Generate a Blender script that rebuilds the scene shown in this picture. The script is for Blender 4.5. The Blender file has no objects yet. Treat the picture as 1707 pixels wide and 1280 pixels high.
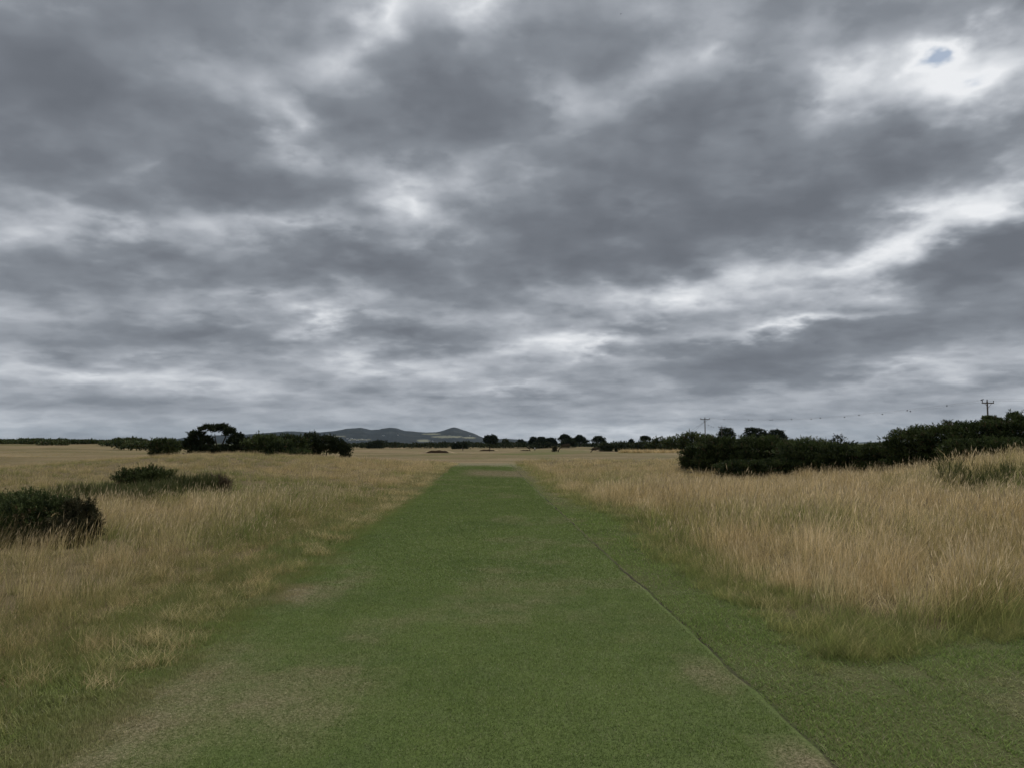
import bpy, math, random
import numpy as np
from mathutils import Vector, Matrix

S = bpy.context.scene
COL = S.collection
random.seed(5)
RNG = np.random.default_rng(11)

# ------------------------------------------------------------------ camera
F = 1280.0                     # focal length in pixels of a 1707 x 1280 frame
CAM_Z = 1.6
PITCH = math.atan2(98.0, F)
cam = bpy.data.cameras.new('camera')
cam.sensor_width = 36.0
cam.lens = 36.0 * F / 1707.0
cam.clip_start = 0.05
cam.clip_end = 60000.0
cam_o = bpy.data.objects.new('camera', cam)
cam_o.location = (0, 0, CAM_Z)
cam_o.rotation_euler = (math.radians(90) + PITCH, 0, 0)
COL.objects.link(cam_o)
S.camera = cam_o

S.view_settings.view_transform = 'Standard'
S.view_settings.look = 'None'
S.view_settings.gamma = 1.0
S.view_settings.exposure = 1.0
S.view_settings.use_curve_mapping = False
S.cycles.use_denoising = True
S.cycles.max_bounces = 6
S.cycles.diffuse_bounces = 4
S.cycles.transparent_max_bounces = 8
S.cycles.volume_bounces = 0


def at(px, py, Y):
    """world point at depth Y along the sight line of a photo position"""
    sx, sy = (px - 853.5) / F, (640.0 - py) / F
    c, s = math.cos(PITCH), math.sin(PITCH)
    dy, dz = c - sy * s, s + sy * c
    k = Y / dy
    return Vector((sx * k, Y, CAM_Z + dz * k))


def azel(px, py):
    v = at(px, py, 1.0) - Vector((0, 0, CAM_Z))
    v.normalize()
    return math.degrees(math.atan2(v.x, v.y)), math.degrees(math.asin(v.z))


# ------------------------------------------------------------------ node helpers
class NT:
    def __init__(self, nt):
        self.nt = nt

    def n(self, typ, ins=None, **props):
        nd = self.nt.nodes.new(typ)
        for k, v in props.items():
            setattr(nd, k, v)
        for k, v in (ins or {}).items():
            sock = nd.inputs[k]
            if isinstance(v, bpy.types.NodeSocket):
                self.nt.links.new(v, sock)
            else:
                sock.default_value = v
        return nd

    def m(self, op, a, b=0.0, c=0.0, clamp=False):
        nd = self.n('ShaderNodeMath', {0: a, 1: b, 2: c}, operation=op)
        nd.use_clamp = clamp
        return nd.outputs[0]

    def vm(self, op, a, b=(0, 0, 0)):
        return self.n('ShaderNodeVectorMath', {0: a, 1: b}, operation=op).outputs[0]

    def noise(self, vec, scale, detail=4.0, rough=0.55, lac=2.0, dist=0.0, dims='3D'):
        return self.n('ShaderNodeTexNoise', {'Vector': vec, 'Scale': scale, 'Detail': detail, 'Roughness': rough,
                                             'Lacunarity': lac, 'Distortion': dist}, noise_dimensions=dims)

    def mixc(self, fac, a, b, mode='MIX'):
        nd = self.n('ShaderNodeMix', data_type='RGBA', blend_type=mode)
        for sock, v in ((nd.inputs[0], fac), (nd.inputs[6], a), (nd.inputs[7], b)):
            if isinstance(v, bpy.types.NodeSocket):
                self.nt.links.new(v, sock)
            else:
                sock.default_value = v if not isinstance(v, tuple) or len(v) == 4 else (*v, 1)
        return nd.outputs[2]

    def ramp(self, fac, stops, interp='LINEAR'):
        nd = self.n('ShaderNodeValToRGB', {0: fac})
        cr = nd.color_ramp
        cr.interpolation = interp
        while len(cr.elements) < len(stops):
            cr.elements.new(0.5)
        for e, (p, c) in zip(cr.elements, stops):
            e.position = p
            e.color = (*c, 1) if len(c) == 3 else c
        return nd.outputs[0]

    def maprange(self, v, a, b, c=0.0, d=1.0, typ='LINEAR'):
        nd = self.n('ShaderNodeMapRange', {0: v, 1: a, 2: b, 3: c, 4: d}, interpolation_type=typ)
        return nd.outputs[0]


# ------------------------------------------------------------------ sky
SUN_AZ, SUN_EL = 38.0, 47.0     # degrees right of the view axis, above the horizon
world = bpy.data.worlds.new('World')
S.world = world
world.use_nodes = True
world.cycles.sampling_method = 'MANUAL'
world.cycles.sample_map_resolution = 512
world.node_tree.nodes.clear()
W = NT(world.node_tree)
tc = W.n('ShaderNodeTexCoord').outputs['Generated']
dirv = W.n('ShaderNodeVectorMath', {0: tc}, operation='NORMALIZE').outputs[0]
sep = W.n('ShaderNodeSeparateXYZ', {0: dirv})
dx, dy, dz = sep.outputs[0], sep.outputs[1], sep.outputs[2]
dzp = W.m('MAXIMUM', dz, 0.0)
den = W.m('ADD', dzp, 0.24)
pl = W.n('ShaderNodeCombineXYZ', {0: W.m('DIVIDE', dx, den), 1: W.m('DIVIDE', dy, den), 2: 0.0}).outputs[0]
az = W.m('MULTIPLY', W.m('ARCTAN2', dx, dy), 57.29578)
el = W.m('MULTIPLY', W.m('ARCSINE', dz), 57.29578)
# ragged displacement of the cloud masses, flatter towards the horizon
wn = W.noise(pl, 3.8, 4.0, 0.5)
wn2 = W.noise(pl, 13.0, 4.0, 0.55)
ws = W.n('ShaderNodeSeparateColor', {0: wn.outputs['Color']})
ws2 = W.n('ShaderNodeSeparateColor', {0: wn2.outputs['Color']})
flat = W.maprange(el, 0.0, 22.0, 0.22, 1.0)
wa = W.m('ADD', W.m('MULTIPLY', W.m('SUBTRACT', ws.outputs[0], 0.5), 13.0), W.m('MULTIPLY', W.m('SUBTRACT', ws2.outputs[0], 0.5), 2.8))
we = W.m('ADD', W.m('MULTIPLY', W.m('SUBTRACT', ws.outputs[1], 0.5), 9.0), W.m('MULTIPLY', W.m('SUBTRACT', ws2.outputs[1], 0.5), 2.4))
qa = W.m('MULTIPLY_ADD', wa, flat, az)
qe = W.m('MULTIPLY_ADD', we, flat, el)
Q = W.n('ShaderNodeCombineXYZ', {0: qa, 1: qe, 2: 0.0}).outputs[0]
D2P = 57.29578 / F
BLOBS = [
    # x, y, half width, half height, tilt, thickness (+ thick and dark, - thin and bright)
    (100, 190, 420, 210, 0, .46), (420, 320, 300, 110, 0, .36), (720, 180, 330, 120, 8, .40),
    (620, 445, 430, 90, 0, .40), (1000, 390, 430, 140, 12, .44), (1360, 320, 640, 120, 12, .50),
    (1650, 440, 230, 90, 14, .60), (1130, 230, 420, 110, 25, .34), (1240, 600, 430, 80, 4, .46),
    (1240, 640, 200, 40, 0, .26), (330, 562, 330, 46, 0, .36), (690, 562, 220, 36, 0, .36),
    (1540, 560, 380, 60, 6, .26), (1060, 548, 190, 36, 0, .42), (200, 440, 460, 60, 0, .20),
    (930, 668, 220, 26, 0, .26), (730, 660, 260, 22, 0, .20), (1250, 695, 420, 20, 0, .14),
    (1000, 60, 300, 90, 20, .16), (60, 60, 300, 120, 0, .20), (1280, 180, 260, 90, 15, .18),
    (300, 675, 380, 22, 0, .12), (120, 585, 200, 30, 0, .14), (1620, 640, 240, 30, 8, .22),
    (1450, 108, 330, 105, -8, -.44), (1660, 132, 240, 95, 14, -.48), (1592, 66, 80, 50, 0, -1.0),
    (620, 15, 170, 80, 30, -.48), (780, 25, 170, 60, 0, -.40), (480, 195, 190, 85, -20, -.36),
    (700, 345, 210, 110, -25, -.44), (1470, 425, 430, 80, 16, -.42), (1630, 365, 230, 75, 16, -.38),
    (1120, 490, 400, 70, 6, -.42), (930, 575, 360, 60, 4, -.44), (1320, 540, 240, 26, 8, -.50),
    (535, 538, 150, 46, 10, -.52), (160, 622, 330, 34, 0, -.34), (330, 640, 420, 30, 0, -.16),
    (240, 300, 220, 70, 15, -.22), (640, 612, 360, 34, 0, -.28), (1040, 345, 150, 60, 0, -.22),
    (890, 190, 190, 80, 20, -.24), (1180, 60, 200, 80, 20, -.20), (200, 392, 380, 40, 0, -.24),
    (490, 388, 300, 44, 0, -.28), (1480, 628, 360, 26, 6, -.22), (440, 490, 300, 40, 5, -.18),
    (1010, 722, 420, 24, 0, -.30), (880, 640, 300, 24, 6, -.24), (1000, 585, 120, 22, 20, -.3),
    (320, 160, 260, 120, 20, -.14), (1700, 118, 170, 80, 8, -.18), (1400, 130, 180, 60, -10, -.16), (1460, 660, 300, 20, 0, -.14),
]
T = W.m('ADD', 0.575, 0.0)
for (bx, by, rx, ry, tilt, wgt) in BLOBS:
    a_, e_ = azel(bx, by)
    mp = W.n('ShaderNodeMapping', {'Vector': Q, 'Location': (a_, e_, 0), 'Rotation': (0, 0, math.radians(tilt)),
                                   'Scale': (rx * D2P, ry * D2P, 1.0)}, vector_type='TEXTURE')
    g = W.n('ShaderNodeTexGradient', {0: mp.outputs[0]}, gradient_type='QUADRATIC_SPHERE')
    T = W.m('MULTIPLY_ADD', g.outputs['Fac'], wgt, T)
n1 = W.noise(pl, 2.6, 2.0, 0.4).outputs['Fac']
den2 = W.m('ADD', dzp, 0.50)        # rounder puffs
pl2 = W.n('ShaderNodeCombineXYZ', {0: W.m('DIVIDE', dx, den2), 1: W.m('DIVIDE', dy, den2), 2: 0.0}).outputs[0]
n2 = W.noise(pl2, 8.0, 6.0, 0.50, dist=0.15).outputs['Fac']
soft2 = W.noise(pl2, 8.0, 2.5, 0.42, dist=0.15).outputs['Fac']
n3 = W.noise(W.vm('ADD', pl2, (.020, -.030, 0)), 8.0, 2.5, 0.42, dist=0.15).outputs['Fac']
T = W.m('MULTIPLY_ADD', W.m('SUBTRACT', n1, 0.5), 0.34, T)
# fine billows show in the thin bright cloud, the thick grey bases stay soft
thin = W.m('MULTIPLY', W.maprange(T, 0.80, 0.25, 0.14, 0.58), W.maprange(el, 1.0, 9.0, 0.35, 1.0))
plw = W.vm('ADD', pl, W.n('ShaderNodeVectorMath', {0: W.vm('SUBTRACT', wn2.outputs['Color'], (.5, .5, .5)), 'Scale': .16}, operation='SCALE').outputs[0])
vor = W.n('ShaderNodeTexVoronoi', {'Vector': W.vm('MULTIPLY', plw, (1.0, 1.25, 0.0)), 'Scale': 6.2, 'Smoothness': .55, 'Detail': 1.5, 'Roughness': .5}, feature='SMOOTH_F1', voronoi_dimensions='2D')
T = W.m('MULTIPLY_ADD', W.m('SUBTRACT', vor.outputs['Distance'], 0.42), -0.17, T)
bil = W.m('ABSOLUTE', W.m('MULTIPLY_ADD', W.noise(pl2, 17.0, 5.0, 0.5, dist=0.2).outputs['Fac'], 2.0, -1.0))
T = W.m('MULTIPLY_ADD', W.m('SUBTRACT', bil, 0.2), W.m('MULTIPLY', thin, 0.20), T)
T = W.m('MULTIPLY_ADD', W.m('SUBTRACT', n2, 0.5), thin, T)
T = W.m('MULTIPLY_ADD', W.m('SUBTRACT', n3, soft2), W.maprange(el, 1.0, 12.0, 0.15, 0.72), T)
ph = W.n('ShaderNodeCombineXYZ', {0: W.m('MULTIPLY', az, .085), 1: W.m('MULTIPLY', el, .62), 2: 0.0}).outputs[0]
lay = W.noise(ph, 1.0, 5.0, 0.52, dist=0.25).outputs['Fac']
low = W.maprange(el, 3.0, 15.0, 1.0, 0.0, 'SMOOTHSTEP')
T = W.m('MULTIPLY_ADD', W.m('MULTIPLY', W.m('SUBTRACT', lay, 0.5), 0.62), low, T)
# the distant layer seen through more air is paler and more even
hz = W.maprange(el, 0.0, 13.0, 1.0, 0.0, 'SMOOTHSTEP')
T = W.m('ADD', W.m('MULTIPLY', T, W.m('MULTIPLY_ADD', hz, -0.28, 1.0)), W.m('MULTIPLY', hz, 0.035))
K = 10.0                        # the world runs at strength 0.1
GAIN = 0.50                     # the photograph is exposed for the ground under a bright sky
cloud = W.ramp(T, [(0.0, (.84, .856, .880)), (.14, (.67, .694, .73)), (.32, (.450, .476, .516)), (.46, (.322, .347, .384)),
                   (.60, (.226, .247, .279)), (.80, (.172, .188, .216)), (1.0, (.145, .159, .184))], 'LINEAR')
cloudk = W.n('ShaderNodeVectorMath', {0: cloud, 'Scale': K * GAIN}, operation='SCALE').outputs[0]
sky = W.n('ShaderNodeTexSky', sky_type='NISHITA', sun_disc=False, sun_elevation=math.radians(SUN_EL),
          sun_rotation=math.radians(SUN_AZ), altitude=0.0, air_density=1.0, dust_density=1.5, ozone_density=1.0)
cover = W.maprange(T, -0.40, -0.08, 0.0, 1.0, 'SMOOTHSTEP')
blue = W.n('ShaderNodeVectorMath', {0: sky.outputs[0], 'Scale': 0.30}, operation='SCALE').outputs[0]
final = W.mixc(cover, W.mixc(1.0, blue, (.84, .95, 1.02), 'MULTIPLY'), cloudk)
bg = W.n('ShaderNodeBackground', {'Color': final, 'Strength': 1.0 / K})
W.n('ShaderNodeOutputWorld', {'Surface': bg.outputs[0]})

sun = bpy.data.lights.new('sun', 'SUN')
sun.energy = 1.5
sun.angle = math.radians(16)
sun.color = (1.0, 0.965, 0.91)
sun_o = bpy.data.objects.new('sun', sun)
sd = Vector((math.sin(math.radians(SUN_AZ)) * math.cos(math.radians(SUN_EL)),
             math.cos(math.radians(SUN_AZ)) * math.cos(math.radians(SUN_EL)), math.sin(math.radians(SUN_EL))))
sun_o.rotation_euler = sd.to_track_quat('Z', 'Y').to_euler()
sun_o.location = (0, 0, 60)
COL.objects.link(sun_o)


# ------------------------------------------------------------------ numeric helpers
def ss(a, b, x):
    t = np.clip((np.asarray(x, float) - a) / (b - a), 0, 1)
    return t * t * (3 - 2 * t)


def _h(ix, iy, seed):
    v = (ix.astype(np.int64) * 374761393 + iy.astype(np.int64) * 668265263 + seed * 974711) & 0x7fffffff
    v = ((v ^ (v >> 13)) * 1274126177) & 0x7fffffff
    v = ((v ^ (v >> 16)) * 2246822519) & 0x7fffffff
    return (v & 0xffffff) / float(0xffffff)


def vn(x, y, seed=0):
    x = np.asarray(x, float); y = np.asarray(y, float)
    xi = np.floor(x); yi = np.floor(y)
    fx = x - xi; fy = y - yi
    fx = fx * fx * (3 - 2 * fx); fy = fy * fy * (3 - 2 * fy)
    xi = xi.astype(np.int64); yi = yi.astype(np.int64)
    a = _h(xi, yi, seed); b = _h(xi + 1, yi, seed); c = _h(xi, yi + 1, seed); d = _h(xi + 1, yi + 1, seed)
    return (a * (1 - fx) + b * fx) * (1 - fy) + (c * (1 - fx) + d * fx) * fy


def fbm(x, y, seed=0, octv=4):
    s = 0; amp = 0.5; tot = 0
    for o in range(octv):
        s = s + amp * vn(np.asarray(x) * 2 ** o + 17.3 * o, np.asarray(y) * 2 ** o - 9.1 * o, seed + o)
        tot += amp; amp *= 0.5
    return s / tot


def gau(x, y, cx, cy, sx, sy):
    return np.exp(-(((x - cx) / sx) ** 2 + ((y - cy) / sy) ** 2))


def xc(y):
    """centre line of the mown path"""
    return -0.229 - 0.0324 * np.asarray(y, float)


def height(x, y):
    x = np.asarray(x, float); y = np.asarray(y, float)
    s = np.abs(x - xc(np.minimum(y, 80)))
    off = ss(2.4, 8, s)
    off = np.maximum(off, ss(62, 90, y))
    z = -1.9 * ss(60, 300, y) + 0.9 * ss(350, 480, y)
    near = ss(400, 150, y)
    z = z + off * (fbm(x / 7, y / 7, 3) - .5) * 0.28
    z = z + off * ss(30, 90, y) * (fbm(x / 38, y / 21, 8, 3) - .5) * 1.25 * ss(2500, 300, y)
    z = z + 0.95 * gau(x, y, -18.5, 46, 10, 11) - 0.30 * gau(x, y, -12, 23, 8, 6) - .55 * gau(x, y, -45, 62, 16, 22)
    z = z + 1.0 * gau(x, y, 18, 25.0, 6.0, 4.6) + 0.75 * gau(x, y, 24, 34, 8, 7)
    z = z + 0.06 * ss(2.5, 4.5, x - xc(y)) * ss(30, 10, y) - .22 * gau(x, y, 11, 33, 8, 9)
    z = z + 1.6 * ss(-22, -50, x) * ss(70, 110, y) * ss(340, 260, y) * (fbm(x / 26, y / 30, 15, 3) - .42)
    z = z + 3.4 * ss(-120, -190, x) * gau(0, y, 0, 380, 1, 90)
    z = z + 0.9 * gau(x, y, -42, 235, 26, 14)
    return z


def hz1(x, y):
    return float(height(np.array([x]), np.array([y]))[0])


# ------------------------------------------------------------------ mesh helpers
def np_mesh(name, verts, faces, attrs=None, smooth=False):
    verts = np.ascontiguousarray(verts, np.float32)
    me = bpy.data.meshes.new(name)
    me.vertices.add(len(verts))
    me.vertices.foreach_set('co', verts.ravel())
    if not isinstance(faces, list):
        faces = [faces]
    faces = [np.asarray(f, np.int32) for f in faces if len(f)]
    nl = sum(f.size for f in faces); npoly = sum(len(f) for f in faces)
    if npoly:
        me.loops.add(nl)
        me.loops.foreach_set('vertex_index', np.concatenate([f.ravel() for f in faces]))
        me.polygons.add(npoly)
        tot = np.concatenate([np.full(len(f), f.shape[1], np.int32) for f in faces])
        st = np.concatenate([[0], np.cumsum(tot)[:-1]]).astype(np.int32)
        me.polygons.foreach_set('loop_start', st)
        me.polygons.foreach_set('loop_total', tot)
        if smooth:
            me.polygons.foreach_set('use_smooth', np.ones(npoly, bool))
    for k, v in (attrs or {}).items():
        v = np.asarray(v)
        if v.ndim == 2:
            a = me.attributes.new(k, 'FLOAT_VECTOR', 'POINT')
            a.data.foreach_set('vector', v.astype(np.float32).ravel())
        elif v.dtype.kind == 'i':
            a = me.attributes.new(k, 'INT', 'POINT')
            a.data.foreach_set('value', v.astype(np.int32))
        else:
            a = me.attributes.new(k, 'FLOAT', 'POINT')
            a.data.foreach_set('value', v.astype(np.float32))
    me.update(calc_edges=True)
    me.validate()
    return me


def link(name, me, mat=None, parent=None, loc=None, **tags):
    o = bpy.data.objects.new(name, me)
    COL.objects.link(o)
    if mat is not None and me is not None:
        if not len(me.materials):
            me.materials.append(mat)
    if parent is not None:
        o.parent = parent
    if loc is not None:
        o.location = loc
    for k, v in tags.items():
        if v is not None:
            o[k] = v
    return o


class MB:
    """collects tubes, boxes and lathes into one mesh"""
    def __init__(self):
        self.v = []; self.f = []

    def tube(self, pts, radii, sides=8, cap=True):
        pts = [Vector(p) for p in pts]
        if not hasattr(radii, '__len__'):
            radii = [radii] * len(pts)
        base = len(self.v)
        up0 = Vector((0.3, 0.9, 0.2)).normalized()
        for i, p in enumerate(pts):
            t = (pts[min(i + 1, len(pts) - 1)] - pts[max(i - 1, 0)]).normalized()
            a = t.cross(up0)
            if a.length < 1e-3:
                a = t.cross(Vector((1, 0, 0)))
            a.normalize(); b = t.cross(a)
            for k in range(sides):
                an = 2 * math.pi * k / sides
                self.v.append(p + (a * math.cos(an) + b * math.sin(an)) * radii[i])
        for i in range(len(pts) - 1):
            for k in range(sides):
                k2 = (k + 1) % sides
                r0 = base + i * sides; r1 = r0 + sides
                self.f.append((r0 + k, r0 + k2, r1 + k2, r1 + k))
        if cap:
            self.f.append(tuple(base + k for k in range(sides))[::-1])
            self.f.append(tuple(base + (len(pts) - 1) * sides + k for k in range(sides)))
        return self

    def box(self, c, size, rotz=0.0):
        c = Vector(c); R = Matrix.Rotation(rotz, 3, 'Z'); b = len(self.v)
        for sx in (-.5, .5):
            for sy in (-.5, .5):
                for sz in (-.5, .5):
                    self.v.append(c + R @ Vector((sx * size[0], sy * size[1], sz * size[2])))
        for q in ((0, 1, 3, 2), (4, 6, 7, 5), (0, 4, 5, 1), (2, 3, 7, 6), (0, 2, 6, 4), (1, 5, 7, 3)):
            self.f.append(tuple(b + i for i in q))
        return self

    def build(self, name, mat, parent=None, smooth=True, origin=None, **tags):
        o0 = Vector(origin) if origin is not None else Vector((0, 0, 0))
        me = bpy.data.meshes.new(name)
        me.from_pydata([tuple(v - o0) for v in self.v], [], self.f)
        if smooth:
            me.polygons.foreach_set('use_smooth', np.ones(len(me.polygons), bool))
        me.update()
        return link(name, me, mat, parent, origin if origin is not None and parent is None else None, **tags)


def new_mat(name):
    m = bpy.data.materials.new(name)
    m.use_nodes = True
    m.node_tree.nodes.clear()
    return m, NT(m.node_tree)


def finish(N, color, rough=0.9, normal=None, spec=0.2, transl=0.0):
    ins = {'Base Color': color, 'Roughness': rough, 'Specular IOR Level': spec}
    if normal is not None:
        ins['Normal'] = normal
    p = N.n('ShaderNodeBsdfPrincipled', ins)
    out = p.outputs[0]
    if transl:
        t = N.n('ShaderNodeBsdfTranslucent', {'Color': color})
        mx = N.n('ShaderNodeMixShader', {0: transl, 1: p.outputs[0], 2: t.outputs[0]})
        out = mx.outputs[0]
    N.n('ShaderNodeOutputMaterial', {'Surface': out})


def attr(N, name, typ='GEOMETRY'):
    return N.n('ShaderNodeAttribute', attribute_name=name, attribute_type=typ).outputs['Fac']


# ------------------------------------------------------------------ grass zones
PATH_END = 61.0
HALF = 1.93


def edge_r(y):   # where the tall rough starts, right of the path
    return 2.55 + 0.55 * (fbm(y / 2.3, 0 * y + 3.1, 31, 3) - .5) + 0.35 * ss(9, 14, y) * ss(24, 16, y)


def edge_l(y):
    return 2.70 + 0.9 * (fbm(y / 2.6, 0 * y + 7.7, 37, 3) - .5)


def tall_mask(x, y):
    """0..1 cover of tall rough"""
    s = x - xc(y)
    r = ss(0, .35, s - edge_r(y)) * ss(0, .35, y - (4.95 + 0.37 * x + 1.3 * (fbm(x / 1.3, y / 1.3, 5, 3) - .5) + .5 * gau(x, 0, 2.6, 0, .7, 1)))
    l = ss(0, .6, -s - edge_l(y))
    m = np.where(s > 0, r, l)
    far = ss(60, 70, y + 6 * (fbm(x / 6, y / 6, 71) - .5)) * ss(34 + y * .25, 22 + y * .2, np.abs(x + 4))   # short dry fairway
    m = m * (1 - far)
    m = m * (1 - 0.75 * ss(62, 95, y))
    return m


def dryness(x, y):
    """1 = straw, 0 = green"""
    d = 0.70 + 1.45 * (fbm(x / 4.5, y / 4.5, 51) - .5) + .8 * (fbm(x / 1.1, y / 1.1, 57, 3) - .5)
    s = x - xc(y)
    # greener fringe along the mown edges
    d = d - 0.75 * ss(1.0, 0.0, s - edge_r(y)) * (s > 0) * ss(40, 14, y)
    d = d - 0.42 * ss(1.6, 0.0, -s - edge_l(y)) * (s < 0) * ss(40, 14, y)
    d = d - 0.9 * ss(1.0, 0.0, y - (4.95 + 0.37 * x)) * (s > 2)
    # damp green hollow on the left, green patch on the right mound
    d = d - 1.05 * gau(x, y, -13.5, 24.5, 5.5, 4.6) - 0.5 * gau(x, y, -9.5, 25.0, 2.5, 4)
    d = d - 0.80 * gau(x, y, 14.5, 19.5, 3.2, 2.6) - .45 * gau(x, y, 19, 21, 4, 3) - .35 * gau(x, y, 6.5, 10, 3, 1.2)
    d = d + 0.30 * ss(35, 60, y)
    return np.clip(d, 0, 1)


def wear(x, y):
    """brown, thin places in the mown turf"""
    s = x - xc(y)
    w = 0.28 * ss(.54, .74, fbm(x / 1.1, y / 1.6, 91, 4))
    w = w + 0.95 * gau(x, y, -2.25, 8.3, .42, .65) * (0.5 + fbm(x * 3, y * 3, 93, 3))
    w = w + 0.75 * gau(x, y, -1.35, 5.0, .45, .75) * (0.4 + fbm(x * 3, y * 3, 94, 3))
    w = w + 0.70 * gau(s, y, -1.75, 4.8, .35, 1.6)
    w = w + 1.1 * gau(x, y, 1.47, 3.95, .14, .30) + .5 * gau(s, y, 1.75, 5.5, .18, .5)
    w = w + 1.0 * gau(x, y, 3.5, 4.75, .55, .38) * (0.5 + fbm(x * 3, y * 3, 95, 3))
    w = w + 0.65 * gau(x, y, 2.3, 5.35, .9, .14)
    w = w + 1.4 * gau(0, y, 0, 40.5, 1, 3.4) * ss(-1.8, .4, s + 0.9 * (fbm(x / 1.5, y / 2, 96) - .5))
    w = w + 0.6 * ss(1.7, 2.3, np.abs(s)) * ss(14, 26, y)
    w = w + 1.1 * ss(49, 60, y + 9 * (fbm(x / 1.0, y / 4, 97) - .5))
    return np.clip(w, 0, 1)


# ------------------------------------------------------------------ ground materials
def turf_colour(N, wear_s, dry_s):
    pos = N.n('ShaderNodeNewGeometry').outputs['Position']
    big = N.noise(pos, 0.55, 4, .55).outputs['Fac']
    mid = N.noise(pos, 3.2, 4, .6).outputs['Fac']
    fine = N.noise(pos, 55.0, 3, .65).outputs['Fac']
    st = N.noise(N.vm('MULTIPLY', pos, (1.0, 0.35, 1.0)), 7.0, 4, .6).outputs['Fac']
    g = N.mixc(N.maprange(big, .32, .68), (.074, .107, .029), (.111, .146, .043))
    g = N.mixc(N.maprange(mid, .35, .75), g, (.102, .136, .038))
    g = N.mixc(N.m('MULTIPLY', N.maprange(st, .5, .75), .35), g, (.135, .155, .070))
    brown = N.mixc(N.maprange(fine, .3, .7), (.130, .112, .060), (.235, .202, .125))
    wv = N.m('MULTIPLY_ADD', N.m('ADD', N.m('SUBTRACT', fine, .5), N.m('SUBTRACT', mid, .5)), 1.1, N.m('MULTIPLY', wear_s, .95), clamp=True)
    wv = N.m('MULTIPLY', wv, N.maprange(wear_s, .02, .3))
    c = N.mixc(wv, g, brown)
    spk = N.maprange(fine, .30, .70, .72, 1.30)
    c = N.n('ShaderNodeVectorMath', {0: c, 'Scale': spk}, operation='SCALE').outputs[0]
    return c, fine, mid, pos


M = {}
# mown path
m, N = new_mat('mown_turf')
c, fine, mid, pos = turf_colour(N, attr(N, 'wear'), None)
c = N.n('ShaderNodeVectorMath', {0: c, 'Scale': .92}, operation='SCALE').outputs[0]
c = N.mixc(attr(N, 'soil_shade'), c, N.mixc(fine, (.018, .017, .009), (.048, .042, .022)))  # dark soil tone with the crease's shade painted in, along the path edges
hgt = N.m('ADD', N.m('MULTIPLY', fine, .6), N.m('MULTIPLY', N.noise(pos, 180, 2).outputs['Fac'], .6))
b = N.n('ShaderNodeBump', {'Strength': .55, 'Distance': .02, 'Height': hgt})
finish(N, c, .95, b.outputs[0], .1)
M['turf'] = m

# open ground: semi rough, thatch under the tall grass, dry fairway, far fields
m, N = new_mat('links_ground')
mow_c, fine, mid, pos = turf_colour(N, attr(N, 'wear'), None)
olive = N.mixc(N.maprange(mid, .35, .7), (.115, .125, .045), (.175, .160, .070))
mow_c = N.mixc(.45, mow_c, olive)
mow_c = N.mixc(attr(N, 'sward'), mow_c, N.mixc(fine, (.040, .046, .016), (.090, .086, .036)))
dry = attr(N, 'dry')
big = N.noise(N.vm('MULTIPLY', pos, (.05, .12, .05)), 1.0, 5, .6).outputs['Fac']
lng = N.noise(N.vm('MULTIPLY', pos, (.010, .034, .03)), 1.0, 5, .62).outputs['Fac']
straw = N.mixc(N.maprange(big, .35, .68), (.165, .125, .066), (.245, .186, .106))
straw = N.mixc(N.maprange(lng, .46, .58), straw, (.122, .102, .044))
straw = N.mixc(N.m('MULTIPLY', N.maprange(N.noise(pos, .9, 4, .65).outputs['Fac'], .5, .75), .5), straw, (.255, .198, .115))
green = N.mixc(N.maprange(big, .3, .7), (.085, .095, .028), (.130, .125, .045))
fieldc = N.mixc(dry, green, straw)
thatch = N.mixc(N.maprange(fine, .3, .7), (.090, .072, .036), (.180, .142, .074))
c = N.mixc(attr(N, 'mow'), fieldc, mow_c)
c = N.mixc(attr(N, 'thatch'), c, thatch)
wood = N.mixc(N.maprange(N.noise(pos, .004, 6, .65).outputs['Fac'], .42, .62), (.040, .052, .026), (.115, .125, .060))
c = N.mixc(attr(N, 'distant'), c, wood)
hgt = N.m('ADD', N.m('MULTIPLY', fine, .5), N.m('MULTIPLY', mid, .8))
b = N.n('ShaderNodeBump', {'Strength': .6, 'Distance': .06, 'Height': hgt})
finish(N, c, .95, b.outputs[0], .1)
M['ground'] = m

# ------------------------------------------------------------------ terrain
def geo(a, b, n):
    return a * (b / a) ** np.linspace(0, 1, n)


xr = np.concatenate([np.arange(0, 9, .2), geo(9, 90, 74), geo(90, 15000, 90)[1:]])
XS = np.unique(np.round(np.concatenate([-xr, xr]), 4))
YS = np.concatenate([-geo(40, .5, 14), np.arange(0, 70, .25), geo(70, 600, 150), geo(600, 15000, 60)[1:]])
GX, GY = np.meshgrid(XS, YS)
gx, gy = GX.ravel(), GY.ravel()
gz = height(gx, gy)
tm = tall_mask(gx, gy)
sarr = gx - xc(gy)
on_path = ss(HALF - .02, HALF - .25, np.abs(sarr)) * (gy < PATH_END - .5)
gz = gz - 0.03 * on_path                     # bedding under the path sheet
mow = (1 - ss(0, .6, np.where(sarr > 0, sarr - edge_r(gy), -sarr - edge_l(gy)))) * ss(66, 56, gy)
front = ss(.2, -.3, gy - (4.95 + 0.37 * gx)) * (sarr > 0)
mow = np.maximum(mow, front)
dr = dryness(gx, gy)
strip = np.zeros_like(gx)
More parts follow.
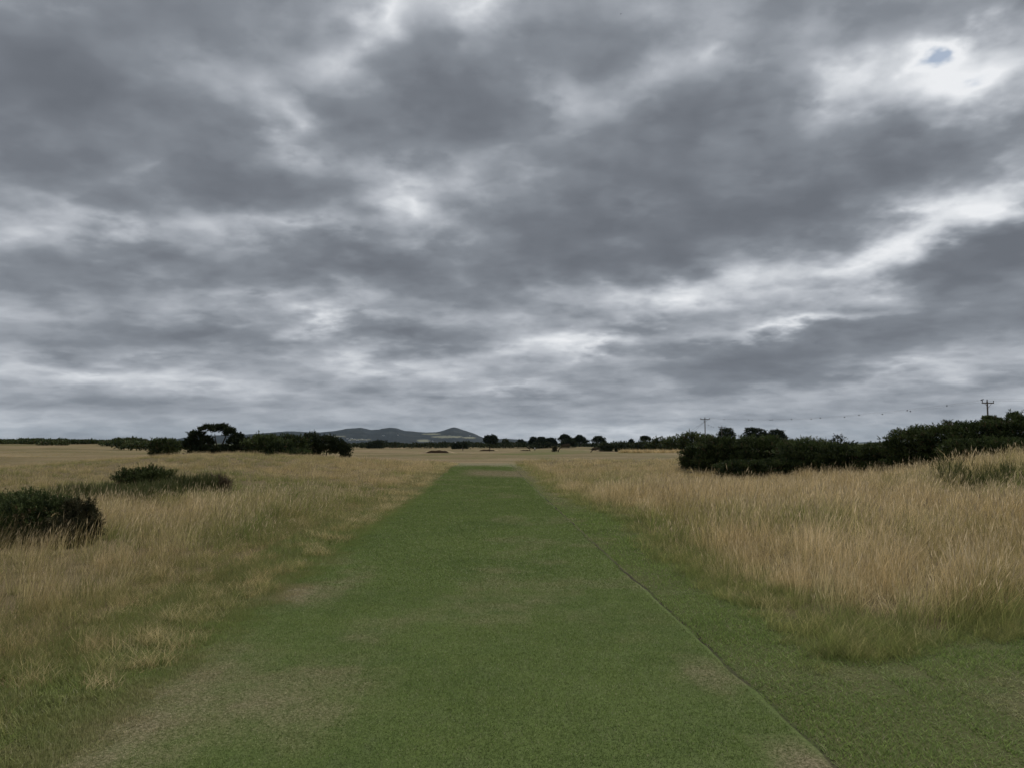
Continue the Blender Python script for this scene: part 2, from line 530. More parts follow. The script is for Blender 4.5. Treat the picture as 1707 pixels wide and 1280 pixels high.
for (p0, p1, py0, py1, yw, sh) in ((800, 990, 755, 762, 0, .9), (690, 800, 757, 762, 0, .45), (860, 1010, 745, 751, 0, .5),
                                   (1000, 1130, 758, 762, 0, .45), (850, 1010, 770, 782, 0, .55)):
    ya = 1.9 * F / (py1 - 738.0 + .5); yb = 2.3 * F / (py0 - 738.0 + .5)
    ym = (ya + yb) / 2; xa = (p0 - 853.5) / F * ym; xb = (p1 - 853.5) / F * ym
    wv = 4 * (fbm(gx / 9, gy / 30, 61) - .5)
    strip = np.maximum(strip, sh * ss(0, 6, gx + wv - xa) * ss(0, 6, xb - gx + wv) * ss(0, 5, gy + wv - ya) * ss(0, 8, yb - gy + wv))
dr = np.clip(dr - strip * ss(50, 62, gy), 0, 1)
ty = ss(.1, .6, tm) * ss(120, 60, gy)
idx = np.arange(len(gx)).reshape(GX.shape)
quads = np.stack([idx[:-1, :-1], idx[:-1, 1:], idx[1:, 1:], idx[1:, :-1]], -1).reshape(-1, 4)
me = np_mesh('ground', np.stack([gx, gy, gz], 1), quads,
             {'dry': dr, 'mow': mow, 'thatch': ty, 'wear': wear(gx, gy), 'distant': ss(520, 700, gy), 'sward': .60 * ss(62, 45, gy)}, smooth=True)
link('ground', me, M['ground'], kind='structure')

# the mown path: a sheet with its edges turned down into the ground
ps = np.concatenate([[-HALF - .07, -HALF - .055, -HALF - .02], np.linspace(-HALF, HALF, 42), [HALF + .012, HALF + .042, HALF + .08]])
py_ = np.concatenate([np.arange(.4, 20, .1), np.arange(20, PATH_END + .1, .25)])
PS, PY = np.meshgrid(ps, py_)
pyv = PY.ravel(); psv = PS.ravel(); sg_ = np.sign(psv)
wob = (0.10 * (fbm(pyv / .5, pyv * 0 + sg_ * 5, 44, 3) - .5) + .16 * (fbm(pyv / 3.5, pyv * 0 + sg_ * 9, 45, 2) - .5)) * ss(1.2, 1.9, np.abs(psv)) * sg_
pxv = xc(pyv) + psv + wob
out_ = np.abs(psv) - HALF
pz = height(pxv, pyv) + np.where(out_ > .066 * np.where(psv < 0, .9, 1.1), -.03, np.where(out_ > .01, .002, .006))
idx = np.arange(len(pyv)).reshape(PS.shape)
quads = np.stack([idx[:-1, :-1], idx[:-1, 1:], idx[1:, 1:], idx[1:, :-1]], -1).reshape(-1, 4)
me = np_mesh('mown_path', np.stack([pxv, pyv, pz], 1), quads, {'wear': wear(pxv, pyv), 'soil_shade': (out_ > .01) * np.where(psv < 0, .30, .62 + .38 * ss(.30, .62, fbm(pyv / 1.1, pyv * 0 + 2.2, 46, 3)))}, smooth=True)
link('mown_path', me, M['turf'], kind='structure')


# ------------------------------------------------------------------ grass
def blades(nb, radius, hmin, hmax, width, segs, lean, wind, seed, heads=0.0, square=False, bend=.5):
    r = np.random.default_rng(seed)
    if square:
        bx = r.uniform(-radius, radius, nb); by = r.uniform(-radius, radius, nb)
    else:
        rr = radius * np.sqrt(r.uniform(0, 1, nb)); th = r.uniform(0, 2 * np.pi, nb)
        bx = rr * np.cos(th); by = rr * np.sin(th)
    H = r.uniform(hmin, hmax, nb) * np.clip(r.normal(1, .15, nb), .5, 1.4)
    az_ = r.uniform(0, 2 * np.pi, nb)
    lx = np.cos(az_) * lean * r.uniform(.2, 1, nb) + wind[0] * r.uniform(.5, 1.3, nb)
    ly = np.sin(az_) * lean * r.uniform(.2, 1, nb) + wind[1] * r.uniform(.5, 1.3, nb)
    fa = r.uniform(0, np.pi, nb)
    wx, wy = np.cos(fa) * width * .5, np.sin(fa) * width * .5
    V, Fq, Ft, Hh, Vv = [], [], [], [], []
    va = r.uniform(0, 1, nb)
    n0 = 0
    rows = []
    for k in range(segs + 1):
        t = k / segs
        px = bx + lx * H * (t * (1 - bend) + bend * t * t); py = by + ly * H * (t * (1 - bend) + bend * t * t)
        pz = H * t * (1 - .18 * t * np.hypot(lx, ly))
        w = (1 - t) ** .6 if k < segs else 0
        if k < segs:
            V.append(np.stack([px - wx * w, py - wy * w, pz], 1)); V.append(np.stack([px + wx * w, py + wy * w, pz], 1))
            rows.append((n0 + np.arange(nb), n0 + nb + np.arange(nb))); n0 += 2 * nb
            Hh += [np.full(nb, t)] * 2; Vv += [va] * 2
        else:
            V.append(np.stack([px, py, pz], 1)); rows.append((n0 + np.arange(nb),)); n0 += nb
            Hh.append(np.full(nb, t)); Vv.append(va)
            tip = np.stack([px, py, pz], 1)
    for k in range(segs - 1):
        Fq.append(np.stack([rows[k][0], rows[k][1], rows[k + 1][1], rows[k + 1][0]], 1))
    Ft.append(np.stack([rows[-2][0], rows[-2][1], rows[-1][0]], 1))
    if heads > 0:
        sel = np.where(r.uniform(0, 1, nb) < heads)[0]
        d = np.stack([lx[sel] * .9, ly[sel] * .9, np.full(len(sel), .75)], 1)
        d /= np.linalg.norm(d, axis=1)[:, None]
        L = r.uniform(.07, .14, len(sel))[:, None] * (0.6 + H[sel][:, None])
        a = tip[sel] - d * L * .45
        sd_ = np.stack([np.cos(fa[sel]), np.sin(fa[sel]), 0 * fa[sel]], 1) * width * .85
        V += [a, a + d * L * .4 + sd_, a + d * L, a + d * L * .4 - sd_]
        k = len(sel)
        Fq.append(np.stack([n0 + np.arange(k), n0 + k + np.arange(k), n0 + 2 * k + np.arange(k), n0 + 3 * k + np.arange(k)], 1))
        n0 += 4 * k
        Hh += [np.full(k, 1.25)] * 4; Vv += [va[sel]] * 4
    return np_mesh('grass_tuft', np.concatenate(V), [np.concatenate(Fq), np.concatenate(Ft)] if Fq else [np.concatenate(Ft)],
                   {'h': np.concatenate(Hh), 'v': np.concatenate(Vv)})


m, N = new_mat('rough_grass')
h = attr(N, 'h'); dryi = attr(N, 'dry', 'INSTANCER'); rnd = N.n('ShaderNodeObjectInfo').outputs['Random']
pos = N.n('ShaderNodeNewGeometry').outputs['Position']
nz = N.noise(pos, .5, 4, .65).outputs['Fac']
strawc = N.mixc(N.maprange(nz, .35, .65), (.475, .358, .172), (.740, .590, .350))
strawc = N.mixc(N.m('MULTIPLY', rnd, .55), strawc, (.400, .300, .145))
greenc = N.mixc(rnd, (.140, .188, .050), (.300, .300, .105))
k = N.m('ADD', N.m('MULTIPLY_ADD', h, .85, -.62), N.m('MULTIPLY_ADD', dryi, 1.15, N.m('MULTIPLY_ADD', attr(N, 'v'), .5, -.25)), clamp=True)
c = N.mixc(k, greenc, strawc)
c = N.mixc(N.maprange(h, 1.1, 1.2), c, N.mixc(rnd, (.54, .44, .28), (.42, .33, .20)))
c = N.n('ShaderNodeVectorMath', {0: c, 'Scale': N.maprange(attr(N, 'v'), 0, 1, .55, 1.42)}, operation='SCALE').outputs[0]
finish(N, c, .7, None, .25, transl=.48)
M['rough'] = m

def turf_blade_material(name, typ):
    m, N = new_mat(name)
    c, fine, mid, pos = turf_colour(N, attr(N, 'wear', typ), None)
    v = attr(N, 'v')
    c = N.n('ShaderNodeVectorMath', {0: c, 'Scale': attr(N, 'gain', typ)}, operation='SCALE').outputs[0]
    c = N.mixc(N.m('MULTIPLY', attr(N, 'h'), .20), c, (.240, .255, .120))
    c = N.n('ShaderNodeVectorMath', {0: c, 'Scale': N.maprange(v, 0, 1, .62, 1.32)}, operation='SCALE').outputs[0]
    c = N.mixc(N.m('MULTIPLY', attr(N, 'dry', typ), .75), c, N.mixc(mid, (.200, .188, .062), (.310, .262, .120)))
    c = N.mixc(N.m('MULTIPLY', N.maprange(v, .955, .96), .8), c, (.46, .42, .27))
    finish(N, c, .75, None, .2, transl=.35)
    return m


M['turf_blades'] = turf_blade_material('turf_blades', 'INSTANCER')
M['turf_far'] = turf_blade_material('turf_blades_far', 'GEOMETRY')


def scatter_object(name, tufts, P, rot, scl, vi, extra, mat, label=None):
    """one object: blades instanced on points"""
    col = bpy.data.collections.new(name + '_tufts')
    for i, t in enumerate(tufts):
        t.materials.append(mat)
        o = bpy.data.objects.new('%s_tuft_%02d' % (name, i), t)
        col.objects.link(o)
    at_ = {'rot': rot, 'scl': scl, 'vi': vi.astype(np.int32)}
    at_.update(extra)
    me = np_mesh(name, P, [], at_)
    ng = bpy.data.node_groups.new(name, 'GeometryNodeTree')
    ng.interface.new_socket('Geometry', in_out='INPUT', socket_type='NodeSocketGeometry')
    ng.interface.new_socket('Geometry', in_out='OUTPUT', socket_type='NodeSocketGeometry')
    nn, ll = ng.nodes, ng.links
    gi = nn.new('NodeGroupInput'); go = nn.new('NodeGroupOutput')
    ci = nn.new('GeometryNodeCollectionInfo'); ci.inputs['Collection'].default_value = col
    ci.inputs['Separate Children'].default_value = True; ci.inputs['Reset Children'].default_value = True
    ip = nn.new('GeometryNodeInstanceOnPoints'); ip.inputs['Pick Instance'].default_value = True

    def na(nm, dt):
        a = nn.new('GeometryNodeInputNamedAttribute'); a.data_type = dt; a.inputs['Name'].default_value = nm
        return a.outputs['Attribute']
    ll.new(gi.outputs[0], ip.inputs['Points']); ll.new(ci.outputs[0], ip.inputs['Instance'])
    ll.new(na('vi', 'INT'), ip.inputs['Instance Index'])
    ll.new(na('rot', 'FLOAT_VECTOR'), ip.inputs['Rotation'])
    ll.new(na('scl', 'FLOAT_VECTOR'), ip.inputs['Scale'])
    ll.new(ip.outputs[0], go.inputs[0])
    o = link(name, me, mat, kind='stuff', label=label)
    md = o.modifiers.new('scatter', 'NODES'); md.node_group = ng
    return o


def in_view(x, y, m=2.5):
    return np.abs(x) < y * 0.70 + m


# --- tall rough, four levels of detail
tufts = []
lods = []
for (y0, y1, rad, nb, hm, hx, wd, sg, dens, hd) in (
        (3.5, 11, .17, 70, .26, .56, .0036, 4, 17, .30), (11, 24, .26, 70, .28, .58, .0060, 3, 9.0, .30),
        (24, 48, .42, 70, .28, .56, .011, 3, 4.0, .25), (48, 100, .80, 80, .26, .50, .022, 2, 1.3, .12),
        (100, 230, 1.7, 90, .18, .38, .05, 2, .28, 0)):
    ids = []
    for k in range(4):
        ids.append(len(tufts))
        tufts.append(blades(nb, rad, hm, hx, wd, sg, .42, (.16, .03), 100 + len(tufts), hd, bend=.75))
    for k in range(2):
        ids.append(len(tufts))
        tufts.append(blades(int(nb * .8), rad * 1.1, hm * .8, hx * .85, wd, sg, 1.05, (.2, .03), 100 + len(tufts), hd * .5, bend=.6))
    lods.append((y0, y1, dens, ids))
fringe = []
for (rad, nb, hm, hx, wd, sg) in ((.17, 80, .25, .5, .0036, 3), (.26, 70, .25, .5, .0065, 3), (.42, 60, .25, .5, .012, 2)):
    fringe.append(list(range(len(tufts), len(tufts) + 3)))
    tufts += [blades(nb, rad, hm, hx, wd, sg, .6, (.1, .0), 160 + len(tufts), 0, bend=.75) for k in range(3)]
PP, RR, SC, VI, DR = [], [], [], [], []
for (y0, y1, dens, ids) in lods:
    xw = y1 * .70 + 4
    n = int(dens * 2 * xw * (y1 - y0))
    x = RNG.uniform(-xw, xw, n); y = RNG.uniform(y0, y1, n)
    tmv = tall_mask(x, y)
    clump = fbm(x / .9, y / .9, 81, 3)
    left = x - xc(y) < 0
    dens_l = np.where(left, .72 + .28 * ss(9, 14, y), 1.0)
    keep = in_view(x, y) & (RNG.uniform(0, 1, n) < tmv * dens_l * np.clip(.45 + 1.3 * clump, .3, 1))
    x, y = x[keep], y[keep]; clump = clump[keep]; tmv = tmv[keep]
    n = len(x)
    s = (.48 + 1.0 * clump) * (.55 + .45 * tmv) * RNG.uniform(.8, 1.2, n)
    sp = x - xc(y)
    s = s * np.where(sp < 0, .78 + .1 * ss(12, 20, y), 1.0)
    s = s * (1 - .35 * ss(-9, -25, x) * ss(28, 40, y)) * (1 - .38 * ss(18, 32, y) * ss(15, 11, x)) * (1 - .2 * ss(50, 80, y))
    s = s * (.55 + .45 * ss(0, 1.3, np.where(sp > 0, sp - edge_r(y), -sp - edge_l(y))))
    PP.append(np.stack([x, y, height(x, y) - .01], 1))
    wa = .15 * (fbm(x / 3, y / 3, 83) - .5)
    RR.append(np.stack([RNG.normal(0, .15, n) + wa, RNG.normal(0, .15, n) + wa, RNG.uniform(-.7, .7, n)], 1))
    SC.append(np.stack([s * .9 + .15, s * .9 + .15, s], 1))
    VI.append(RNG.choice(ids, n)); DR.append(np.clip(dryness(x, y) + RNG.normal(0, .12, n), 0, 1))
for (y0, y1, dens, ids) in ((3.5, 11, 22, fringe[0]), (11, 24, 9, fringe[1]), (24, 60, 3, fringe[2])):
    n = int(dens * 9 * (y1 - y0))
    y = RNG.uniform(y0, y1, n); side = RNG.choice([-1, 1], n)
    q = np.where(side > 0, RNG.uniform(-.10, 1.0, n), RNG.uniform(-.75, 1.2, n))
    s_ = np.where(side > 0, edge_r(y) + q, -edge_l(y) - q); x = xc(y) + s_
    # along the front of the right rough
    fx_ = RNG.uniform(2.4, 8.5, n); fq = RNG.uniform(-.15, .8, n)
    use = (y0 < 4) & (RNG.uniform(0, 1, n) < .28)
    x = np.where(use, fx_, x); y = np.where(use, 4.95 + .37 * fx_ + fq, y); s_ = x - xc(y)
    frt = y - (4.95 + .37 * x)
    keep = in_view(x, y) & (np.abs(s_) > HALF + .15) & ((s_ < 0) | (frt > -.2)) & (fbm(x / .5, y / .5, 141, 3) > .38)
    x, y, s_ = x[keep], y[keep], s_[keep]; n = len(x)
    sc = np.where(s_ < 0, RNG.uniform(.14, .42, n), RNG.uniform(.12, .45, n))
    PP.append(np.stack([x, y, height(x, y) - .01], 1))
    RR.append(np.stack([RNG.normal(0, .16, n), RNG.normal(0, .16, n), RNG.uniform(-1.5, 1.5, n)], 1))
    SC.append(np.stack([sc * .5 + .55, sc * .5 + .55, sc], 1)); VI.append(RNG.choice(ids, n))
    DR.append(np.clip(np.where(s_ < 0, RNG.normal(.48, .25, n), RNG.normal(.04, .22, n)) + .3 * ss(16, 34, y), -.4, 1))
print('rough tufts', sum(len(p) for p in PP))
scatter_object('rough_grass', tufts, np.concatenate(PP), np.concatenate(RR), np.concatenate(SC), np.concatenate(VI),
               {'dry': np.concatenate(DR)}, M['rough'], 'tall straw-coloured rough grass on both sides of the mown path')

# --- mown turf on the path and the longer mown surround
tufts = [blades(1100, .15, .008, .017, .0042, 1, .9, (0, 0), 300 + k, square=True) for k in range(4)]
tufts += [blades(2100, .30, .009, .018, .0075, 1, .9, (0, 0), 310 + k, square=True) for k in range(3)]
tufts += [blades(1000, .30, .010, .020, .014, 1, .9, (0, 0), 315 + k, square=True) for k in range(3)]
tufts += [blades(720, .155, .022, .058, .0056, 2, .9, (.1, 0), 320 + k, square=True) for k in range(4)]
tufts += [blades(1300, .305, .022, .055, .0115, 2, .9, (.1, 0), 330 + k, square=True) for k in range(3)]
tufts += [blades(520, .31, .022, .060, .024, 2, .9, (.1, 0), 335 + k, square=True) for k in range(3)]
tufts += [blades(8, .30, .10, .26, .0030, 3, .5, (.1, 0), 340 + k, .5, bend=.7) for k in range(3)]
tufts += [blades(190, .12, .008, .019, .0048, 1, 1.0, (0, 0), 350 + k) for k in range(3)]
PP, RR, SC, VI, WE, DR, GA = [], [], [], [], [], [], []


def add_turf(x, y, ids, zoff, sc, dry, fx=1.0, gain=1.25):
    n = len(x)
    GA.append(np.full(n, gain))
    PP.append(np.stack([x, y, height(x, y) + zoff], 1))
    RR.append(np.stack([np.zeros(n), np.zeros(n), RNG.integers(0, 4, n) * np.pi / 2], 1))
    SC.append(np.stack([np.full(n, fx), np.full(n, fx), sc], 1))
    VI.append(RNG.choice(ids, n)); WE.append(wear(x, y)); DR.append(dry)


NXP = 6; SXP = 2 * HALF / NXP
CELL = SXP
NEAR = 2.1 + CELL * 10
rows_ = np.arange(2.1 + CELL / 2, NEAR, CELL)
offv = HALF + .045 + CELL * (np.arange(15) + .5)


def verge_look(x, y, s_):
    d = np.clip(dryness(x, y) * .8 + .40 * (s_ < 0), 0, 1) * np.where(s_ > 0, .35, 1.0)
    h_ = (.62 + 1.0 * (fbm(x / .8, y / .8, 131, 3) - .3)) * RNG.uniform(.8, 1.2, len(x)) * (1 + .9 * ss(HALF + .1, 3.0, -s_))
    return d, h_ * (1 - .55 * np.clip(wear(x, y), 0, 1)) * np.where(s_ > 0, .8, 1.0)


for verge in (False, True):
    cols_ = np.concatenate([-offv[::-1], offv]) if verge else -HALF + SXP * (np.arange(NXP) + .5)
    A, B = np.meshgrid(cols_, rows_)
    w_ = CELL / 4
    sq = A.ravel(); yq = B.ravel()
    sq = np.concatenate([sq - w_, sq + w_, sq - w_, sq + w_]); yq = np.concatenate([yq - w_, yq - w_, yq + w_, yq + w_])
    xq = xc(yq) + sq
    if not verge:
        add_turf(xq, yq, [0, 1, 2, 3], .005, RNG.uniform(.85, 1.15, len(xq)) * (1 - .5 * wear(xq, yq)), np.zeros(len(xq)), CELL / .6, 1.82)
    else:
        keep = (tall_mask(xq, yq) < .8) & in_view(xq, yq, 1.5)
        xq, yq, sq = xq[keep], yq[keep], sq[keep]
        d, hs_ = verge_look(xq, yq, sq)
        add_turf(xq, yq, [10, 11, 12, 13], -.004, hs_, d, CELL / .6, 2.4)

# farther off: single blades, fewer and broader with distance
u = RNG.uniform(0, 1, 620000)
yb = (NEAR ** -.2 + u * (PATH_END ** -.2 - NEAR ** -.2)) ** -5.0
sb = RNG.uniform(-5.2, 5.2, len(yb)); xb = xc(yb) + sb
on = np.abs(sb) < HALF
keep = (on | ((np.abs(sb) > HALF + .045) & (tall_mask(xb, yb) < .8))) & in_view(xb, yb, 1.5) & (RNG.uniform(0, 1, len(yb)) > ss(45, 59, yb + 2 * np.abs(sb)) * (np.abs(sb) < HALF + .8))
xb, yb, sb, on = xb[keep], yb[keep], sb[keep], on[keep]
nb_ = len(xb); k_ = yb / 9.0
wb = wear(xb, yb)
dv, hv_ = verge_look(xb, yb, sb)
hb_ = np.where(on, RNG.uniform(.010, .020, nb_) * (1 - .4 * wb), RNG.uniform(.022, .058, nb_) * hv_)
wd_ = np.where(on, .0085, .0100) * k_ ** 1.1 * RNG.uniform(.7, 1.3, nb_)
fa_ = RNG.uniform(0, np.pi, nb_); la_ = RNG.uniform(0, 2 * np.pi, nb_); ll_ = hb_ * RNG.uniform(.2, .9, nb_)
zb = height(xb, yb) + np.where(on, .005, -.004)
P0 = np.stack([xb - np.cos(fa_) * wd_ / 2, yb - np.sin(fa_) * wd_ / 2, zb], 1)
P1 = np.stack([xb + np.cos(fa_) * wd_ / 2, yb + np.sin(fa_) * wd_ / 2, zb], 1)
P2 = np.stack([xb + np.cos(la_) * ll_, yb + np.sin(la_) * ll_, zb + hb_], 1)
vb = RNG.uniform(0, 1, nb_)
print('far blades', nb_)
me = np_mesh('short_turf', np.concatenate([P0, P1, P2]), np.stack([np.arange(nb_), np.arange(nb_) + nb_, np.arange(nb_) + 2 * nb_], 1),
             {'h': np.concatenate([np.zeros(2 * nb_), np.ones(nb_)]), 'v': np.tile(vb, 3), 'wear': np.tile(wb, 3),
              'dry': np.tile(np.where(on, 0, dv), 3), 'gain': np.tile(np.where(on, 1.78, 2.25), 3)})
link('short_turf', me, M['turf_far'], kind='stuff', label='short turf of the mown path farther off')

n = 1500
y = 2.2 + 32 * RNG.uniform(0, 1, n) ** 1.6; sd_ = -np.ones(n)
e_ = np.where(sd_ < 0, RNG.normal(0, .16, n), -RNG.uniform(.09, .14, n)); x = xc(y) + sd_ * (HALF + e_)
dryq = RNG.uniform(0, .6, n)
add_turf(x, y, [23, 24, 25], 0.0, np.where(sd_ < 0, RNG.uniform(.8, 2.6, n) * np.clip(1 + e_ * 2.5, .45, 1.6), RNG.uniform(.7, 1.0, n)), dryq, 1.0, 2.3)
n = 2600
y = RNG.uniform(3.5, 22, n); x = xc(y) - RNG.uniform(HALF + .3, 4.2, n)
keep = (fbm(x / .7, y / .7, 121, 3) > .5) & (RNG.uniform(0, 1, n) < ss(HALF + .1, 3.4, -(x - xc(y))))
x, y = x[keep], y[keep]
add_turf(x, y, [20, 21, 22], -.004, RNG.uniform(.5, 1.2, len(x)), np.ones(len(x)))
print('turf patches', sum(len(p) for p in PP))
scatter_object('mown_grass', tufts, np.concatenate(PP), np.concatenate(RR), np.concatenate(SC), np.concatenate(VI),
               {'gain': np.concatenate(GA), 'wear': np.concatenate(WE), 'dry': np.concatenate(DR)}, M['turf_blades'], 'short mown green turf of the path and its verges')


# ------------------------------------------------------------------ foliage
def leaf_material(name, dark, light, dead, tr=.12, sat=1.0):
    m, N = new_mat(name)
    t = attr(N, 'tint')
    pos = N.n('ShaderNodeNewGeometry').outputs['Position']
    nz = N.noise(pos, 1.1, 4, .6).outputs['Fac']
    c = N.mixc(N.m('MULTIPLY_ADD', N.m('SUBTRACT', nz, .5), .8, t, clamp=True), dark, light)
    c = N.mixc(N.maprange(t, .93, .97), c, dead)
    finish(N, c, .75, None, .15, transl=tr)
    return m


M['gorse'] = leaf_material('gorse_needles', (.016, .028, .010), (.100, .128, .042), (.120, .090, .048))
M['gorse_olive'] = leaf_material('gorse_olive', (.032, .046, .014), (.090, .110, .036), (.120, .092, .048))
M['gorse_brown'] = leaf_material('gorse_brown', (.028, .032, .014), (.070, .064, .032), (.130, .095, .055))
M['shrub_green'] = leaf_material('shrub_leaves', (.045, .066, .022), (.115, .135, .050), (.150, .120, .060), .2)
M['conifer'] = leaf_material('conifer_needles', (.014, .024, .011), (.046, .060, .024), (.060, .054, .030), .06)
M['scrub'] = leaf_material('scrub_leaves', (.022, .034, .014), (.060, .074, .030), (.110, .095, .050), .08)
M['twig_brown'] = leaf_material('dry_twigs', (.075, .055, .035), (.140, .105, .068), (.160, .130, .090), .05)
M['reed'] = leaf_material('reed_leaves', (.070, .082, .030), (.150, .155, .062), (.230, .190, .105), .2)

m, N = new_mat('bark')
tcx = N.n('ShaderNodeTexCoord').outputs['Object']
nb_ = N.noise(N.vm('MULTIPLY', tcx, (9, 9, 1.6)), 1.0, 5, .65).outputs['Fac']
finish(N, N.mixc(nb_, (.035, .028, .020), (.120, .100, .078)), .9, N.n('ShaderNodeBump', {'Strength': .6, 'Distance': .03, 'Height': nb_}).outputs[0], .1)
M['bark'] = m


def foliage_mesh(L, n, per, leaf, width, seed, up=.35, spread=.75, fill=.3, lump=.2, lump_f=3.0, low=-.25):
    """sprigs of narrow leaves spread through a union of lobes"""
    r = np.random.default_rng(seed)
    L = np.asarray(L, float)
    C, R = L[:, :3], L[:, 3:]
    area = R[:, 0] * R[:, 2] + R[:, 1] * R[:, 2] + R[:, 0] * R[:, 1]
    idx = r.choice(len(L), n, p=area / area.sum())
    d = r.normal(size=(n, 3)); d /= np.linalg.norm(d, axis=1)[:, None]
    bad = d[:, 2] < low
    d[bad, 2] *= -1
    ph = idx[:, None] * 1.7 + seed
    lm = 1 + lump * (np.sin(d[:, 0:1] * lump_f * 2 + ph) * np.sin(d[:, 1:2] * lump_f * 2.3 + ph * 1.3) + np.sin(d[:, 2:3] * lump_f * 2.7 + ph * .7) * .6
                     + .5 * np.sin(d[:, 0:1] * lump_f * 5.1 + ph * 2) * np.sin(d[:, 2:3] * lump_f * 4.7 + ph))
    rad = np.where(r.uniform(0, 1, n) < fill, r.uniform(.4, .85, n), np.where(r.uniform(0, 1, n) < .10, r.uniform(1.03, 1.20, n), r.uniform(.84, 1.05, n)))[:, None]
    p = C[idx] + d * lm * rad * R[idx]
    keep = np.ones(n, bool)
    for j in range(len(L)):
        q = np.linalg.norm((p - C[j]) / R[j], axis=1)
        keep &= ~((q < .55) & (idx != j))
    p = p[keep]; d = d[keep]; idx = idx[keep]
    nrm = d / R[idx]; nrm /= np.linalg.norm(nrm, axis=1)[:, None]
    n = len(p)
    ax = nrm * .8 + np.array([0, 0, up]) + r.normal(0, .35, (n, 3))
    ax /= np.linalg.norm(ax, axis=1)[:, None]
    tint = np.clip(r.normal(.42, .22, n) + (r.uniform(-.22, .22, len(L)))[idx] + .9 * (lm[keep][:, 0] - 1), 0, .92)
    tint = np.where(r.uniform(0, 1, n) < .05, 1.0, tint)
    # sprigs -> leaves
    P = np.repeat(p, per, 0); A = np.repeat(ax, per, 0); TT = np.repeat(tint, per)
    k = len(P)
    A2 = A + r.normal(0, spread, (k, 3)) * .6
    A2 /= np.linalg.norm(A2, axis=1)[:, None]
    P = P + A * (r.uniform(-.5, .8, k) * leaf)[:, None]
    B = np.cross(A2, r.normal(size=(k, 3))); B /= np.linalg.norm(B, axis=1)[:, None]
    ln = (leaf * r.uniform(.6, 1.3, k))[:, None]; w = (width * r.uniform(.7, 1.3, k))[:, None]
    nn_ = np.cross(A2, B)
    V = np.stack([P, P + A2 * ln * .45 + B * w * .5 + nn_ * w * .15, P + A2 * ln, P + A2 * ln * .45 - B * w * .5 + nn_ * w * .15], 1).reshape(-1, 3)
    Fq = np.arange(4 * k).reshape(-1, 4)
    return V, Fq, np.repeat(TT, 4)


def lobes_px(lob, Y, depth=1.0, gfill=True):
    """photo ellipses at depth Y -> world ellipsoids with a depth of their own"""
    out = []
    for i, l in enumerate(lob):
        px, py, rx, ry = l[:4]
        dyo = l[4] if len(l) > 4 else 0.0
        c = at(px, py, Y + dyo); k = (Y + dyo) / F
        out.append([c.x, c.y, c.z, rx * k, max(rx, ry) * k * depth, ry * k])
        if gfill:
            g = hz1(c.x, c.y)
            bot = c.z - ry * k * .6
            while bot > g + .05:
                hgt_ = min(bot - g + ry * k * .5, ry * k * 1.6)
                out.append([c.x, c.y, bot - hgt_ * .25, rx * k * .92, max(rx, ry) * k * depth * .92, max(hgt_ * .6, .05)])
                bot -= hgt_ * .8
    return out


def plant(name, label, cat, lob, Y, mat, n, per=8, leaf=.10, width=.03, seed=1, stems=(), group=None, depth=1.0, gfill=True,
          part='crown', trunk_r=.06, trunk_name='trunk', **kw):
    L = lobes_px(lob, Y, depth, gfill)
    V, Fq, TT = foliage_mesh(L, n, per, leaf, width, seed, **kw)
    La = np.array(L)
    cx, cy = float(np.mean(La[:, 0])), float(np.mean(La[:, 1]))
    base = Vector((cx, cy, hz1(cx, cy)))
    root = link(name, None, loc=base, label=label, category=cat, group=group)
    Vl = V - np.array(base)
    link(part, np_mesh(part, Vl, Fq, {'tint': TT}), M[mat], root)
    mb = MB()
    if not stems:
        for l in L[:4]:
            top = Vector((l[0], l[1], l[2] + l[5] * .3)) - base
            foot = Vector(((l[0] - cx) * .35, (l[1] - cy) * .35, -.05))
            mb.tube([foot, foot.lerp(top, .5) + Vector((.03, .02, .05)), top], [trunk_r, trunk_r * .7, trunk_r * .25], 6)
    for st in stems:
        pts = [at(p[0], p[1], Y + (p[3] if len(p) > 3 else 0)) - base for p in st]
        rad = [p[2] * Y / F for p in st]
        mb.tube(pts, rad, 7)
    mb.build(trunk_name, M['bark'], root)
    return root


# --- gorse at the left edge, close by
plant('gorse_bush', 'dark green gorse bush at the left edge, nearest of the bushes', 'bush',
      [(28, 866, 56, 34), (88, 862, 44, 32), (-40, 870, 66, 40, .3), (6, 842, 24, 15, .2), (48, 832, 24, 13, .3), (74, 836, 18, 12, .1), (104, 846, 20, 14), (-36, 848, 26, 16), (40, 852, 36, 22, -.3)], 12.6, 'gorse', 6200, 10, .055, .010, 21,
      up=.45, lump=.28, lump_f=5, spread=.9, trunk_r=.02, trunk_name='stem')
plant('gorse_bush', 'spiky brownish gorse bush on the right flank of the nearest gorse', 'bush',
      [(136, 872, 24, 26), (120, 884, 34, 20, -.2), (122, 848, 16, 12), (145, 856, 12, 11), (158, 880, 12, 12), (150, 838, 5, 7)], 12.4, 'gorse_brown', 2600, 10, .055, .009, 22,
      up=.5, lump=.28, lump_f=5, spread=.9, trunk_r=.02, trunk_name='stem')
